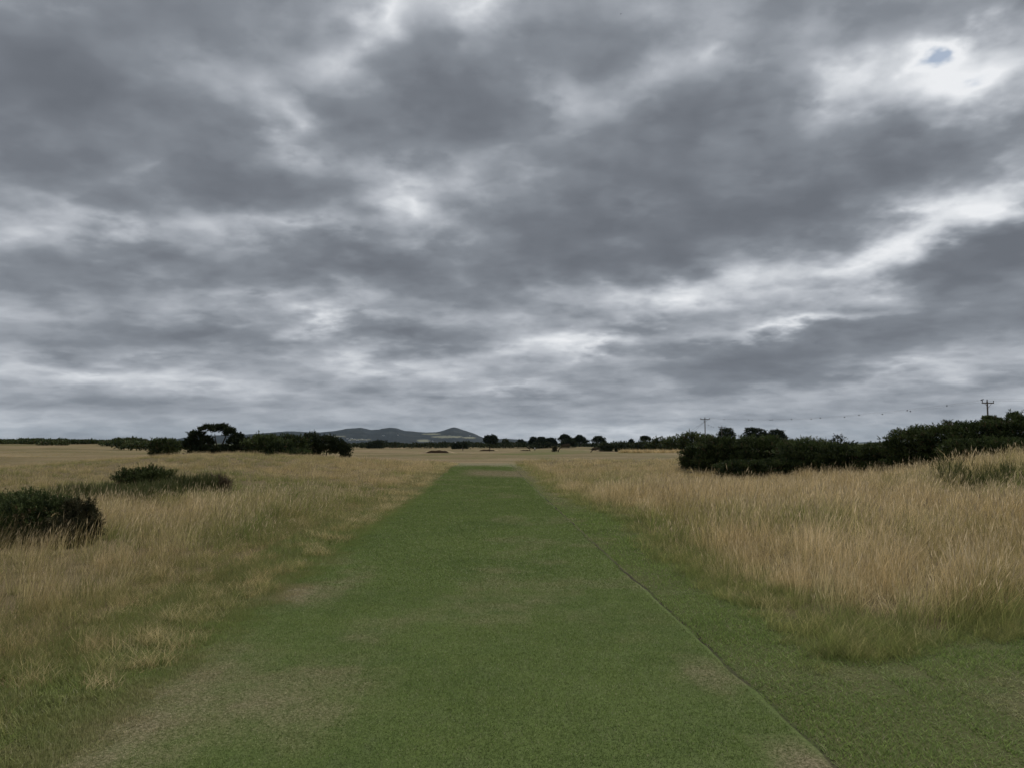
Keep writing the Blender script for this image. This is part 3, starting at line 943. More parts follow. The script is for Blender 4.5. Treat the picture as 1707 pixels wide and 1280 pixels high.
# --- the green hollow behind it
plant('shrub', 'rounded olive green shrub in the damp hollow at left', 'shrub',
      [(220, 804, 26, 19), (258, 803, 30, 20), (240, 800, 22, 15)], 27, 'gorse_olive', 3600, 9, .09, .018, 23, up=.7, lump=.28, lump_f=5, trunk_r=.03, trunk_name='stem')
plant('reed_clump', 'low grey green reeds between the olive shrub and the brown twigs', 'reeds',
      [(305, 817, 24, 11), (338, 815, 22, 10), (325, 822, 34, 7), (215, 838, 46, 9, -4), (150, 836, 60, 9, -4), (255, 828, 40, 8, -2)], 25, 'reed', 3000, 6, .26, .016, 24, up=2.2, spread=.35, lump=.1, trunk_r=.02, part='leaves', trunk_name='stem')
plant('dry_shrub', 'small brown twiggy shrub at the right end of the reeds', 'shrub',
      [(362, 808, 18, 12), (372, 811, 12, 9)], 25.5, 'twig_brown', 900, 5, .16, .008, 25, up=1.2, fill=.5, trunk_r=.02, trunk_name='stem')

# --- wind-shaped group beyond the left mound
plant('thorn_bush', 'small dark thorn bush alone at the left of the tree clump', 'bush',
      [(272, 741, 16, 9), (258, 743, 9, 6), (287, 744, 10, 8)], 72, 'gorse', 1500, 7, .20, .06, 31, lump=.25, trunk_r=.06)
plant('thorn_tree', 'tallest windswept tree of the left clump, sky gap through its branches', 'tree',
      [(328, 729, 11, 10), (320, 742, 13, 11), (346, 716, 12, 5), (368, 717, 14, 7), (383, 724, 9, 9), (338, 752, 20, 9), (372, 752, 22, 8), (388, 738, 7, 9), (345, 738, 9, 8)],
      69, 'conifer', 3600, 8, .19, .055, 32, gfill=False, lump=.22, fill=.2,
      stems=[[(362, 776, 3.2), (360, 760, 2.6), (350, 742, 1.8), (340, 724, 1.0), (338, 718, .5)], [(361, 762, 2.2), (368, 745, 1.6), (376, 728, 1.0), (378, 718, .4)],
             [(356, 752, 1.6), (345, 744, 1.2), (330, 732, .7)], [(367, 748, 1.4), (380, 740, 1.0), (388, 728, .5)], [(363, 750, 1.3), (360, 736, 1.0), (358, 722, .5)]])
plant('thorn_tree', 'dark upright thorn tree right beside the tallest windswept tree', 'tree',
      [(400, 740, 11, 13), (398, 729, 6, 5), (410, 744, 9, 11), (404, 756, 14, 9)], 69, 'conifer', 2000, 8, .19, .055, 33, lump=.25, trunk_r=.09)
plant('gorse_bush', 'broad green gorse bush sloping down to the right of the left trees', 'bush',
      [(432, 744, 24, 16), (462, 750, 30, 14), (492, 758, 24, 8), (448, 734, 16, 7), (514, 764, 12, 4)], 66, 'gorse', 5200, 7, .17, .05, 34, lump=.22, trunk_r=.05, trunk_name='stem')
plant('gorse_bush', 'dark bushy crest rising behind the broad sloping gorse', 'bush',
      [(478, 735, 20, 9), (455, 733, 12, 7), (500, 737, 14, 9), (430, 731, 8, 5)], 76, 'gorse', 2600, 7, .20, .06, 35, lump=.25, trunk_r=.05, trunk_name='stem')
plant('thorn_tree', 'low dark thicket tree at the right end of the left clump', 'tree',
      [(520, 735, 15, 11), (545, 739, 16, 12), (562, 743, 13, 10), (576, 748, 9, 6), (510, 742, 12, 12)], 88, 'conifer', 3600, 7, .24, .07, 36, lump=.22, trunk_r=.09)

# --- right-hand gorse bank
G2 = 'gorse bushes of the right-hand bank'
plant('gorse_bush', 'leftmost gorse bush of the right bank, rounded and low', 'bush',
      [(1158, 762, 20, 17), (1150, 770, 14, 9), (1172, 752, 16, 11)], 44, 'gorse', 3600, 8, .12, .032, 41, G2 and (), G2, lump=.24, lump_f=4.5, trunk_r=.04, trunk_name='stem')
plant('gorse_bush', 'gorse bush second from left in the right bank, under the nearer pole', 'bush',
      [(1200, 752, 32, 20), (1186, 768, 24, 14), (1222, 758, 26, 18)], 42.5, 'gorse', 5600, 8, .12, .032, 42, (), G2, lump=.24, lump_f=4.5, trunk_r=.04, trunk_name='stem')
plant('gorse_bush', 'broad gorse bush below the dark rounded conifers in the right bank', 'bush',
      [(1262, 748, 34, 18), (1290, 754, 34, 18), (1250, 766, 30, 14)], 41.5, 'gorse', 6200, 8, .12, .032, 43, (), G2, lump=.24, lump_f=4.5, trunk_r=.04, trunk_name='stem')
plant('gorse_bush', 'lowest foreground gorse bush of the right bank, reaching into the dry grass', 'bush',
      [(1226, 780, 30, 9), (1262, 780, 34, 10), (1300, 778, 34, 12)], 38, 'gorse', 5200, 8, .11, .030, 44, (), G2, lump=.18, trunk_r=.03, trunk_name='stem')
plant('gorse_bush', 'gorse bush of the right bank in front of the pale green shrubs', 'bush',
      [(1338, 756, 38, 18), (1366, 766, 34, 16), (1328, 772, 28, 12)], 38.5, 'gorse', 6000, 8, .11, .030, 45, (), G2, lump=.24, lump_f=4.5, trunk_r=.04, trunk_name='stem')
plant('gorse_bush', 'gorse bush of the right bank directly below the little lone tree', 'bush',
      [(1404, 757, 36, 15), (1430, 764, 32, 13), (1390, 770, 26, 10)], 37, 'gorse', 5200, 8, .11, .030, 46, (), G2, lump=.24, lump_f=4.5, trunk_r=.04, trunk_name='stem')
plant('gorse_bush', 'rightmost low gorse bush of the right bank, against the tall mound gorse', 'bush',
      [(1462, 754, 34, 12), (1480, 760, 30, 12)], 35.5, 'gorse', 3800, 8, .11, .030, 47, (), G2, lump=.24, lump_f=4.5, trunk_r=.04, trunk_name='stem')
plant('leafy_shrub', 'pale green feathery shrubs behind the middle of the right gorse bank', 'shrub',
      [(1322, 742, 18, 7), (1346, 739, 14, 8), (1368, 742, 16, 7), (1386, 745, 10, 7)], 52, 'shrub_green', 2600, 6, .15, .035, 48, lump=.3, up=1.0, trunk_r=.05, trunk_name='stem')
plant('small_tree', 'little lone tree with open crown above the right gorse bank', 'tree',
      [(1397, 732, 8, 7), (1403, 729, 5, 5), (1392, 729, 4.5, 4.5), (1398, 740, 6, 5), (1390, 737, 4, 4)], 50, 'conifer', 190, 6, .09, .03, 49, gfill=False, fill=.5, lump=.35, low=-1.0,
      stems=[[(1398, 760, 1.6), (1398, 745, 1.2), (1397, 735, .7), (1394, 726, .3)], [(1398, 744, 1.0), (1403, 734, .6), (1405, 726, .3)], [(1398, 746, .9), (1392, 738, .5), (1388, 730, .2)]])

plant('reed_clump', 'grey green tussocks on the grassy front of the right mound', 'reeds',
      [(1600, 788, 26, 4), (1650, 790, 28, 5), (1575, 780, 18, 4, 1), (1690, 784, 20, 4, 1)], 20.5, 'reed', 420, 6, .22, .012, 26, up=2.2, spread=.35, lump=.2, trunk_r=.015, part='leaves', trunk_name='stem')

# --- gorse on the right mound
G3 = 'gorse bushes on the right mound'
plant('gorse_bush', 'left end gorse bush on the right mound, sloping to the gap', 'bush',
      [(1512, 735, 30, 16), (1494, 744, 20, 12), (1532, 728, 20, 12)], 32, 'gorse', 4600, 8, .10, .026, 51, (), G3, lump=.24, lump_f=4.5, trunk_r=.03, trunk_name='stem')
plant('leafy_shrub', 'small pale green shrub poking above the left end of the mound gorse', 'shrub',
      [(1534, 716, 8, 6), (1520, 719, 9, 5)], 33.5, 'shrub_green', 700, 6, .12, .022, 52, lump=.3, up=1.0, trunk_r=.03, trunk_name='stem')
plant('gorse_bush', 'second gorse bush from the left on the right mound', 'bush',
      [(1572, 728, 30, 18), (1556, 738, 26, 14), (1594, 724, 22, 16)], 31, 'gorse', 5600, 8, .10, .026, 53, (), G3, lump=.24, lump_f=4.5, trunk_r=.03, trunk_name='stem')
plant('gorse_bush', 'gorse bush on the right mound in front of the tall pole', 'bush',
      [(1632, 724, 34, 19), (1612, 736, 28, 16), (1656, 722, 24, 18)], 30, 'gorse', 6000, 8, .10, .026, 54, (), G3, lump=.24, lump_f=4.5, trunk_r=.03, trunk_name='stem')
plant('gorse_bush', 'tallest gorse bush at the right edge on the mound', 'bush',
      [(1690, 722, 30, 24), (1720, 724, 36, 28), (1676, 734, 26, 16)], 29.5, 'gorse', 5600, 8, .10, .026, 55, (), G3, lump=.24, lump_f=4.5, trunk_r=.03, trunk_name='stem')
plant('gorse_bush', 'low front gorse bush at the foot of the mound gorse, tucked into tall grass', 'bush',
      [(1654, 744, 40, 11), (1610, 746, 34, 10), (1690, 744, 30, 10)], 28, 'gorse', 5600, 8, .10, .024, 56, (), G3, lump=.24, lump_f=4.5, trunk_r=.03, trunk_name='stem')
plant('gorse_sprig', 'leggy dark sprig rising at the far right skyline', 'shrub',
      [(1690, 696, 8, 6), (1700, 702, 7, 6)], 30.5, 'gorse', 420, 7, .09, .022, 57, gfill=False, lump=.3,
      stems=[[(1694, 724, .9), (1692, 708, .7), (1690, 696, .3)], [(1693, 710, .6), (1700, 700, .3)]], trunk_name='stem')
plant('gorse_sprig', 'leggy dark sprig at the foot of the tall pole', 'shrub',
      [(1650, 700, 9, 4), (1662, 702, 6, 3)], 30.5, 'gorse', 360, 7, .09, .022, 58, gfill=False, lump=.3,
      stems=[[(1652, 724, .8), (1652, 710, .6), (1650, 700, .3)], [(1653, 712, .5), (1661, 703, .3)]], trunk_name='stem')
plant('dead_sprig', 'thin bare twigs standing above the mound gorse', 'shrub',
      [(1577, 706, 6, 4)], 31.5, 'gorse_brown', 60, 5, .09, .014, 59, gfill=False, lump=.3, fill=.6,
      stems=[[(1576, 726, .5), (1576, 712, .4), (1573, 702, .15)], [(1576, 714, .4), (1582, 702, .15)], [(1576, 716, .3), (1577, 700, .15)], [(1562, 722, .3), (1560, 705, .12)]], trunk_name='twigs')

# --- bushes of the middle distance, between the far trees and the right bank
G4 = 'bushes along the far edge of the fairway'
spots = [((1010, 745, 9, 6), 330, 'dark rounded bush under the flat-topped pine at the far fairway edge'),
         ((1040, 743, 16, 5), 330, 'low green bush left of the tiny topiary-like tree at the far edge'),
         ((1072, 743, 16, 7), 300, 'green bush under the small umbrella pine'),
         ((1100, 741, 18, 9), 260, 'green bush right of the small umbrella pine, low in the rising row'),
         ((1128, 739, 17, 10), 240, 'green bush in the middle of the row rising towards the poles'),
         ((1152, 735, 16, 12), 220, 'tall green bush just left of the nearer crossarm pole'),
         ((1176, 737, 14, 10), 214, 'green bush at the foot of the nearer crossarm pole'),
         ((1225, 739, 26, 6), 230, 'low bush below the lone rounded conifer')]
for i, (l, Y, lab) in enumerate(spots):
    px, py, rx, ry = l
    plant('bush', lab, 'bush', [l, (px - rx * .5, py + ry * .3, rx * .6, ry * .7), (px + rx * .5, py + ry * .25, rx * .6, ry * .75)], Y,
          'scrub' if i < 3 else 'shrub_green' if i in (4, 6) else 'gorse', 1300, 6, .55, .20, 60 + i, (), G4, lump=.3, trunk_r=.12, trunk_name='stem')

# --- far trees on the skyline
def far_tree(label, lob, Y, n, stems, seed, mat='conifer', name='pine_tree', leaf=.75, width=.30, **kw):
    return plant(name, label, 'tree', lob, Y, mat, n, 5, leaf, width, seed, stems, 'trees on the skyline', gfill=False, low=-.6, **kw)


far_tree('blocky dark tree right of the hill, alone on the skyline', [(813, 733, 6, 6), (822, 733, 7, 6.5), (818, 738, 8, 5)], 480, 1500, [[(818, 745, 1.2), (818, 736, .8)]], 71, lump=.15)
far_tree('small grey tree between the blocky tree and the low dome tree', [(842, 737, 4.5, 4.5)], 600, 500, [[(842, 744, .6), (842, 737, .4)]], 72, 'scrub')
far_tree('low dome-shaped tree left of the wooded clump', [(868, 738, 6.5, 4), (868, 741, 7.5, 3)], 500, 700, [[(868, 745, .8), (868, 738, .5)]], 73)
far_tree('rounded tree at the left end of the wooded clump', [(889, 735, 5, 5), (886, 739, 5, 4)], 470, 800, [[(888, 746, .8), (889, 736, .5)]], 74)
far_tree('tree with a raised top in the middle of the wooded clump', [(902, 732.5, 6, 3), (902, 738, 8, 5)], 465, 900, [[(902, 746, .9), (902, 734, .5)]], 75)
far_tree('dome tree at the right end of the wooded clump, showing light through its base', [(918, 736, 8, 5), (925, 740, 4.5, 4), (911, 737, 5, 4)], 470, 1000, [[(918, 746, .9), (919, 737, .5)], [(923, 746, .5), (924, 738, .3)]], 76)
far_tree('dark spreading bush in front of the wooded clump', [(902, 743, 11, 4.5), (912, 742, 8, 4), (895, 743, 8, 4)], 440, 1100, [[(903, 748, .8), (903, 742, .4)]], 77, name='spreading_tree')
far_tree('tallest skyline pine with ragged layered top', [(941, 728.5, 6, 3.5), (945, 731, 6, 3.5), (935, 732, 4, 1.6), (947, 733, 6, 2.5)], 460, 1000, [[(942, 746, .9), (942, 738, .8), (941, 729, .4)], [(942, 737, .5), (947, 731, .3)]], 78)
far_tree('rounded low tree leaning right below the tallest skyline pine', [(945, 738.5, 9, 4.5), (953, 740, 7, 4.5)], 440, 1000, [[(948, 747, .9), (948, 740, .5)]], 79, name='spreading_tree')
far_tree('domed pine right of the tallest skyline pine', [(966, 731.5, 8, 4.5), (968, 736, 11, 4), (960, 735, 6, 4)], 470, 1300, [[(967, 746, .9), (967, 734, .5)], [(974, 744, .5), (976, 737, .3)]], 80)
far_tree('flat-topped pine with two thin trunks and bright sky beneath', [(998, 731.5, 7.5, 3), (991, 734, 4, 1.3), (1002, 734, 6, 2), (1006, 737, 4, 1.8)], 460, 800, [[(997, 746, .7), (997, 738, .6), (997, 732, .4)], [(1001, 746, .6), (1003, 738, .5), (1005, 736, .3)], [(997, 739, .4), (991, 735, .2)]], 81)
far_tree('tiny ball-topped tree on a thin stem above the far hedge', [(1052.5, 736.5, 2.8, 3), (1053, 740, 1.8, 2)], 430, 320, [[(1053.5, 746, .6), (1053, 738, .4)]], 82)
far_tree('small umbrella pine above the green bushes', [(1074, 730, 5.5, 2.2), (1079, 731, 4.5, 2), (1073, 732.5, 4, 1.2)], 320, 700, [[(1076, 746, .7), (1076, 738, .6), (1076, 731, .4)]], 83, leaf=.5, width=.2)
far_tree('lone rounded conifer behind the farther crossarm pole', [(1211, 721, 11, 6.5), (1206, 727, 9, 6), (1216, 728, 9, 7)], 330, 1500, [[(1211, 746, 1.4), (1211, 724, .8)]], 84, leaf=.5, width=.2)
far_tree('big dark conifer at left of the joined pair on the skyline', [(1252, 720, 10, 6.5), (1264, 722, 11, 7), (1256, 730, 14, 8), (1272, 729, 10, 7)], 300, 2200, [[(1258, 748, 1.6), (1258, 724, .9)]], 85, leaf=.5, width=.2)
far_tree('big dark conifer at right of the joined pair on the skyline', [(1294, 724, 11, 7), (1288, 731, 12, 8), (1302, 731, 9, 8)], 298, 1900, [[(1294, 748, 1.6), (1294, 726, .9)]], 86, leaf=.5, width=.2)
for i, (l, lab, Y) in enumerate([((625, 742, 14, 5), 'low dark bush with a raised knob, left of the brown bunker', 420), ((767, 743, 13, 5), 'dark bush right behind the lone golfer', 400)]):
    plant('bush', lab, 'bush', [l, (l[0] - 6, l[1] + 1, 8, 4), (l[0] + (7 if i else 6), l[1] - (0 if i else 4), 7, 3.5)], Y, 'conifer', 1100, 6, .6, .25, 90 + i, lump=.25, trunk_r=.12, trunk_name='stem')
# wind-bent little trees on the fairway edge
plant('bent_tree', 'little wind-bent tree leaning right on the fairway edge', 'tree', [(941, 744, 5, 1.6), (946, 742.5, 4, 1.2)], 300, 'twig_brown', 160, 5, .5, .12, 95, gfill=False,
      stems=[[(929.5, 755, 1.0), (932, 748, .8), (936, 744.5, .6), (944, 742.5, .3)]])
plant('bent_tree', 'low wind-bent shrub trailing right, farther right on the fairway edge', 'tree', [(994, 749, 6, 1.5), (990, 749.5, 4, 1.2)], 300, 'twig_brown', 160, 5, .5, .12, 96, gfill=False,
      stems=[[(984.5, 756, .8), (985.5, 751.5, .7), (989, 749.5, .5), (998, 749, .2)]])
plant('thorn_bush', 'slim dark bush beside the wind-bent leaning tree', 'bush', [(925, 748, 3, 4), (923.5, 751, 2, 3)], 305, 'gorse_brown', 260, 5, .45, .14, 97, lump=.3)


# --- far hedge and scrub: masses without countable bushes
def scrub_mass(name, label, spans, seed, mat='scrub', n=9000, leaf=.9, width=.4):
    r = np.random.default_rng(seed)
    L = []
    for (p0, p1, top, hpx, Y, step) in spans:
        px = p0
        while px < p1:
            k = Y / F
            t = top + r.normal(0, hpx * .30)
            c = at(px, t + hpx * .5, Y + r.uniform(-12, 12))
            g = hz1(c.x, c.y)
            zt = at(px, t, Y).z
            hgt_ = max((zt - g), .8)
            L.append([c.x, c.y, g + hgt_ * .45, step * k * r.uniform(.7, 1.3), step * k * 1.3, hgt_ * .58])
            px += step * r.uniform(.6, 1.1)
    V, Fq, TT = foliage_mesh(L, n, 5, leaf, width, seed, lump=.25)
    return link(name, np_mesh(name, V, Fq, {'tint': TT}), M[mat], kind='stuff', label=label)


scrub_mass('far_hedge', 'dark hedge line running under the hill and skyline trees',
           [(588, 800, 739.5, 5, 500, 7), (800, 1010, 740, 6, 490, 7), (1000, 1075, 741, 6, 420, 7), (588, 900, 742, 4, 440, 8)], 201, n=8000)
scrub_mass('dune_scrub', 'green brown scrub along the low dunes at far left',
           [(-40, 250, 735, 7, 395, 9), (-40, 270, 739, 4, 350, 9), (200, 330, 740, 5, 300, 9)], 202, 'gorse_olive', n=9000)
scrub_mass('right_scrub', 'dark scrub on the horizon in the gap right of the little lone tree',
           [(1405, 1500, 741, 5, 260, 8), (1180, 1330, 738, 6, 270, 9)], 203, 'scrub', n=3000, leaf=.6, width=.25)

# pale bleached grass fringe in front of the middle bushes
fr = [blades(60, 1.2, .6, 1.3, .10, 2, .5, (.1, 0), 500 + k) for k in range(3)]
n = 420
px = RNG.uniform(1035, 1150, n); yv = RNG.uniform(196, 212, n)
xv = (px - 853.5) / F * yv
scatter_object('bleached_grass', fr, np.stack([xv, yv, height(xv, yv)], 1), np.stack([np.zeros(n), np.zeros(n), RNG.uniform(0, 6, n)], 1),
               np.ones((n, 3)) * RNG.uniform(.6, 1.1, (n, 1)), RNG.integers(0, 3, n), {'dry': np.ones(n)}, M['rough'], 'bleached grass fringe along the far fairway edge')

# ------------------------------------------------------------------ hills
prof = np.array([(150, 738), (250, 736), (285, 733), (310, 729), (345, 726), (400, 725), (440, 723), (470, 721), (520, 720.5), (555, 719), (580, 716), (603, 714.2), (618, 717), (632, 716.5),
                 (650, 713.8), (662, 715), (675, 719), (700, 720.5), (728, 719.5), (742, 716), (751, 712.6), (757, 711.8), (765, 713.6), (778, 718.5), (792, 723.5), (806, 728.5),
                 (830, 731), (850, 731), (868, 732.5), (885, 736), (900, 739), (960, 741)])


def hill_mesh(prof, Y0, depth, name, seed, fields=(), step=1.2, mat=None):
    pxs = np.arange(prof[0, 0], prof[-1, 0], step)
    zt = np.interp(pxs, prof[:, 0], prof[:, 1])
    rows = np.linspace(0, 1.35, 40)
    V = []; fl = []
    for t in rows:
        Yr = Y0 - depth + depth * t
        x = (pxs - 853.5) / F * Yr
        top = (738.0 - zt) / F * Y0 + 1.6 + 20
        bump = np.sin(np.clip(t, 0, 1) * np.pi / 2) ** 1.3 if t <= 1 else np.cos((t - 1) * 1.6)
        wv = (fbm(x / 700, np.full_like(x, Yr / 700), seed) - .5) * 2
        z = -22 + top * bump * (1 + .22 * wv * (1 - abs(t - 1)) * (t < .97)) + (fbm(x / 60, np.full_like(x, Yr / 60), seed + 4, 3) - .5) * 9 * min(1, t * 3)
        V.append(np.stack([x, np.full_like(x, Yr), z], 1))
        vpy = 738 - (z - 1.6) / Yr * F
        f = np.zeros_like(x)
        for (fx, fy, rx, ry) in fields:
            q = ((pxs - fx) / rx) ** 2 + ((vpy - fy) / ry) ** 2
            f = np.maximum(f, ss(1.25, .8, q + .5 * (fbm(x / 90, np.full_like(x, Yr / 90), 77) - .5)) * (t < .98))
        fl.append(f)
    nx = len(pxs); V = np.concatenate(V)
    idx = np.arange(len(V)).reshape(len(rows), nx)
    quads = np.stack([idx[:-1, :-1], idx[:-1, 1:], idx[1:, 1:], idx[1:, :-1]], -1).reshape(-1, 4)
    return link(name, np_mesh(name, V, quads, {'field': np.concatenate(fl)}, smooth=False), mat, kind='structure')


m, N = new_mat('wooded_hillside')
pos = N.n('ShaderNodeNewGeometry').outputs['Position']
nz = N.noise(pos, .006, 6, .65).outputs['Fac']
nf = N.noise(pos, .05, 4, .65).outputs['Fac']
wd = N.mixc(N.maprange(nf, .35, .65), (.012, .014, .015), (.026, .028, .027))
wd = N.mixc(N.maprange(nz, .5, .68), wd, (.044, .046, .040))
c = N.mixc(attr(N, 'field'), wd, N.mixc(nz, (.140, .145, .100), (.200, .190, .130)))
finish(N, c, .95, None, .05)
M['hill'] = m
hill_mesh(prof, 9000, 1900, 'hills', 301, [(745, 727.5, 26, 2.0), (706, 734, 11, 2.0), (720, 723, 16, 1.2), (600, 732, 18, 1.2), (782, 729, 12, 1.3), (560, 727, 20, 1.0)], mat=M['hill'])
hill_mesh(np.array([(1380, 741), (1410, 739), (1425, 737), (1445, 736.4), (1470, 737), (1490, 736.5), (1520, 738), (1560, 741)], float), 13000, 1200, 'distant_hills', 305, mat=M['hill'])


# ------------------------------------------------------------------ small hillside houses
def flat_mat(name, col, rough=.7, var=.15, scale=3.0):
    m, N = new_mat(name)
    tcx = N.n('ShaderNodeTexCoord').outputs['Object']
    nz = N.noise(tcx, scale, 4, .6).outputs['Fac']
    finish(N, N.mixc(N.maprange(nz, .3, .7), tuple(v * (1 - var) for v in col), tuple(v * (1 + var) for v in col)), rough)
    return m


M['render_wall'] = flat_mat('white_render', (.72, .71, .68), .8, .05)
M['slate'] = flat_mat('slate_roof', (.10, .10, .11), .7)
M['pane'] = flat_mat('window_glass', (.04, .05, .06), .2)
M['wood_pole'] = flat_mat('weathered_pole', (.120, .105, .088), .9, .3, 6)
M['metal'] = flat_mat('galvanised', (.22, .23, .24), .5)
M['insul'] = flat_mat('insulator', (.10, .075, .06), .3)
M['wire'] = flat_mat('wire', (.05, .05, .055), .6)
hill_o = bpy.data.objects['hills']
dg = bpy.context.evaluated_depsgraph_get()
bpy.context.view_layer.update()
hme = hill_o.data
hv = np.empty(len(hme.vertices) * 3, np.float32); hme.vertices.foreach_get('co', hv); hv = hv.reshape(-1, 3)
hpx = 853.5 + hv[:, 0] / hv[:, 1] * F; hpy = 738 - (hv[:, 2] - 1.6) / hv[:, 1] * F
hs = [(580, 731), (583, 733), (587, 730.5), (592, 732), (597, 733.5), (603, 732.5), (611, 733), (640, 726), (664, 725), (721, 735.5), (758, 737), (838, 736), (850, 737), (862, 736), (783, 726), (548, 725)]
for (hx_, hy_) in hs:
    j = int(np.argmin((hpx - hx_) ** 2 + (hpy - hy_) ** 2 + (hv[:, 1] > 9000) * 1e4))
    p = Vector(hv[j].tolist()) + Vector((0, 0, -1))
    w = random.uniform(12, 20); d = 9; h_ = random.uniform(6, 8)
    root = link('house', None, loc=p, label='tiny white house in the pale cluster at the foot of the left hills' if hx_ < 615 and hx_ > 570 else ('tiny white house high on the slope of the twin left hills' if hx_ < 700 else 'tiny white house on the slope of the pointed right hill' if hx_ < 800 else 'tiny pale house at the hill foot between the blocky tree and the wooded clump'), category='house', group='white houses of the hillside cluster' if hx_ < 615 and hx_ > 570 else 'single white houses on the far hillside')
    MB().box((0, 0, h_ / 2), (w, d, h_)).build('wall', M['render_wall'], root, False)
    mb = MB()
    mb.v = [Vector(v) for v in ((-w / 2 - .4, -d / 2 - .4, h_), (w / 2 + .4, -d / 2 - .4, h_), (w / 2 + .4, d / 2 + .4, h_), (-w / 2 - .4, d / 2 + .4, h_), (-w / 2, 0, h_ + 3.4), (w / 2, 0, h_ + 3.4))]
    mb.f = [(0, 1, 5, 4), (2, 3, 4, 5), (0, 4, 3), (1, 2, 5), (0, 3, 2, 1)]
    mb.build('roof', M['slate'], root, False)
# masts on the hill crests
for (mx, my, lab) in ((602, 711.5, 'thin mast on the left hilltop'), (634, 711.5, 'thin mast on the saddle between the two left hilltops')):
    j = int(np.argmin((hpx - mx) ** 2 + (hpy - 717) ** 2 * .3 + (hv[:, 1] > 9050) * 1e4))
    p = Vector(hv[j].tolist())
    top = at(mx, my, p.y).z - p.z
    r_ = MB()
    r_.tube([(0, 0, -5), (0, 0, top)], [1.6, .9], 6).build('mast', M['metal'], origin=None, label=lab, category='mast').location = p

# ------------------------------------------------------------------ utility poles and wires
WIRES = {}


def pole(px, top_py, Y, arm_px, label, ang, ins_h=.28, stays=()):
    p = at(px, top_py, Y)
    g = hz1(p.x, p.y)
    H = p.z - g
    root = link('utility_pole', None, loc=(p.x, p.y, g), label=label, category='utility pole', group='utility poles')
    R_ = Matrix.Rotation(ang, 3, 'Z')
    MB().tube([(0, 0, -1.0), (0, 0, H * .5), (0, 0, H)], [.155, .135, .115], 12).build('pole', M['wood_pole'], root)
    aw = arm_px * Y / F
    MB().box((0, -.17, H - .35), (aw, .14, .17), ang).build('crossarm', M['wood_pole'], root, False)
    mb = MB()
    for sgn in (-1, 1):
        mb.tube([R_ @ Vector((sgn * aw * .3, -.2, H - .38)), R_ @ Vector((0, -.2, H - 1.1))], .03, 6)
    mb.build('brace', M['metal'], root)
    tips = []
    for sgn in (-.94, 0, .94):
        b = R_ @ Vector((sgn * aw / 2, -.17 if sgn else 0, 0)); z0 = H - .26 if sgn else H - .02
        mb = MB(); b0 = Vector((b.x, b.y, z0))
        mb.tube([b0, b0 + Vector((0, 0, .08)), b0 + Vector((0, 0, .085)), b0 + Vector((0, 0, ins_h * .6)), b0 + Vector((0, 0, ins_h * .62)), b0 + Vector((0, 0, ins_h))], [.03, .03, .09, .075, .10, .05], 10)
        mb.build('insulator', M['insul'], root)
        tips.append(Vector((p.x, p.y, g)) + b0 + Vector((0, 0, ins_h)))
    for (dx_, dy_) in stays:
        e = Vector((dx_, dy_, hz1(p.x + dx_, p.y + dy_) - g))
        MB().tube([(0, 0, H - .9), e], .022, 5).build('stay_wire', M['wire'], root)
    return tips


def span(a, b, sag, label, marks=(), group='overhead wires'):
    pts = []
    for k in range(25):
        t = k / 24
        q = a.lerp(b, t); q.z -= sag * 4 * t * (1 - t); pts.append(q)
    mid_ = pts[0].copy()
    mb = MB(); mb.tube([q - mid_ for q in pts], .006, 5)
    w = mb.build('overhead_wire', M['wire'], None, origin=None, label=label, category='wire', group=group)
    w.location = mid_
    for t in marks:
        q = a.lerp(b, t); q.z -= sag * 4 * t * (1 - t); q = q - mid_
        m2 = MB(); m2.tube([q + Vector((0, 0, -.16)), q + Vector((0, 0, -.09)), q + Vector((0, 0, .02)), q + Vector((0, 0, .06))], [.03, .105, .105, .03], 8)
        m2.build('line_marker', M['wire'], w)


tA = pole(1175, 696.5, 206, 15.5, 'crossarm utility pole above the left part of the right gorse bank', .05, stays=((-14, -3), (-9, 5)))
tB = pole(1645.5, 668, 124, 21.5, 'largest utility pole, standing over the right mound gorse', .12)
tC = pole(1203, 710, 300, 12, 'farther utility pole just left of the lone rounded conifer', .05)
tD = pole(1226, 725, 520, 8, 'most distant tiny utility pole between conifers', .05)
oB = [at(1645.5, 668, 124)]
nxt = [p + Vector((62, -46, .3)) for p in tB]
nm = ('left', 'middle', 'right')
for i in range(3):
    span(tA[i], tB[i], 1.5, '%s wire of the long span between the near two poles' % nm[i], ((.13, .27, .36, .44, .55, .68, .82, .92) if i == 0 else (.21, .31, .48, .60, .72, .80) if i == 2 else ()))
    span(tB[i], nxt[i], .8, '%s wire running from the largest pole out of the right edge' % nm[i], ((.35,) if i == 0 else ()))
    span(tA[i], tC[i], 1.2, '%s wire between the nearer and the farther small pole' % nm[i], ((.35, .5, .62) if i == 0 else ()))
    span(tC[i], tD[i], 1.5, '%s wire between the farther and the most distant pole' % nm[i])

# birds
m_b = flat_mat('dark_feathers', (.03, .03, .032), .8)


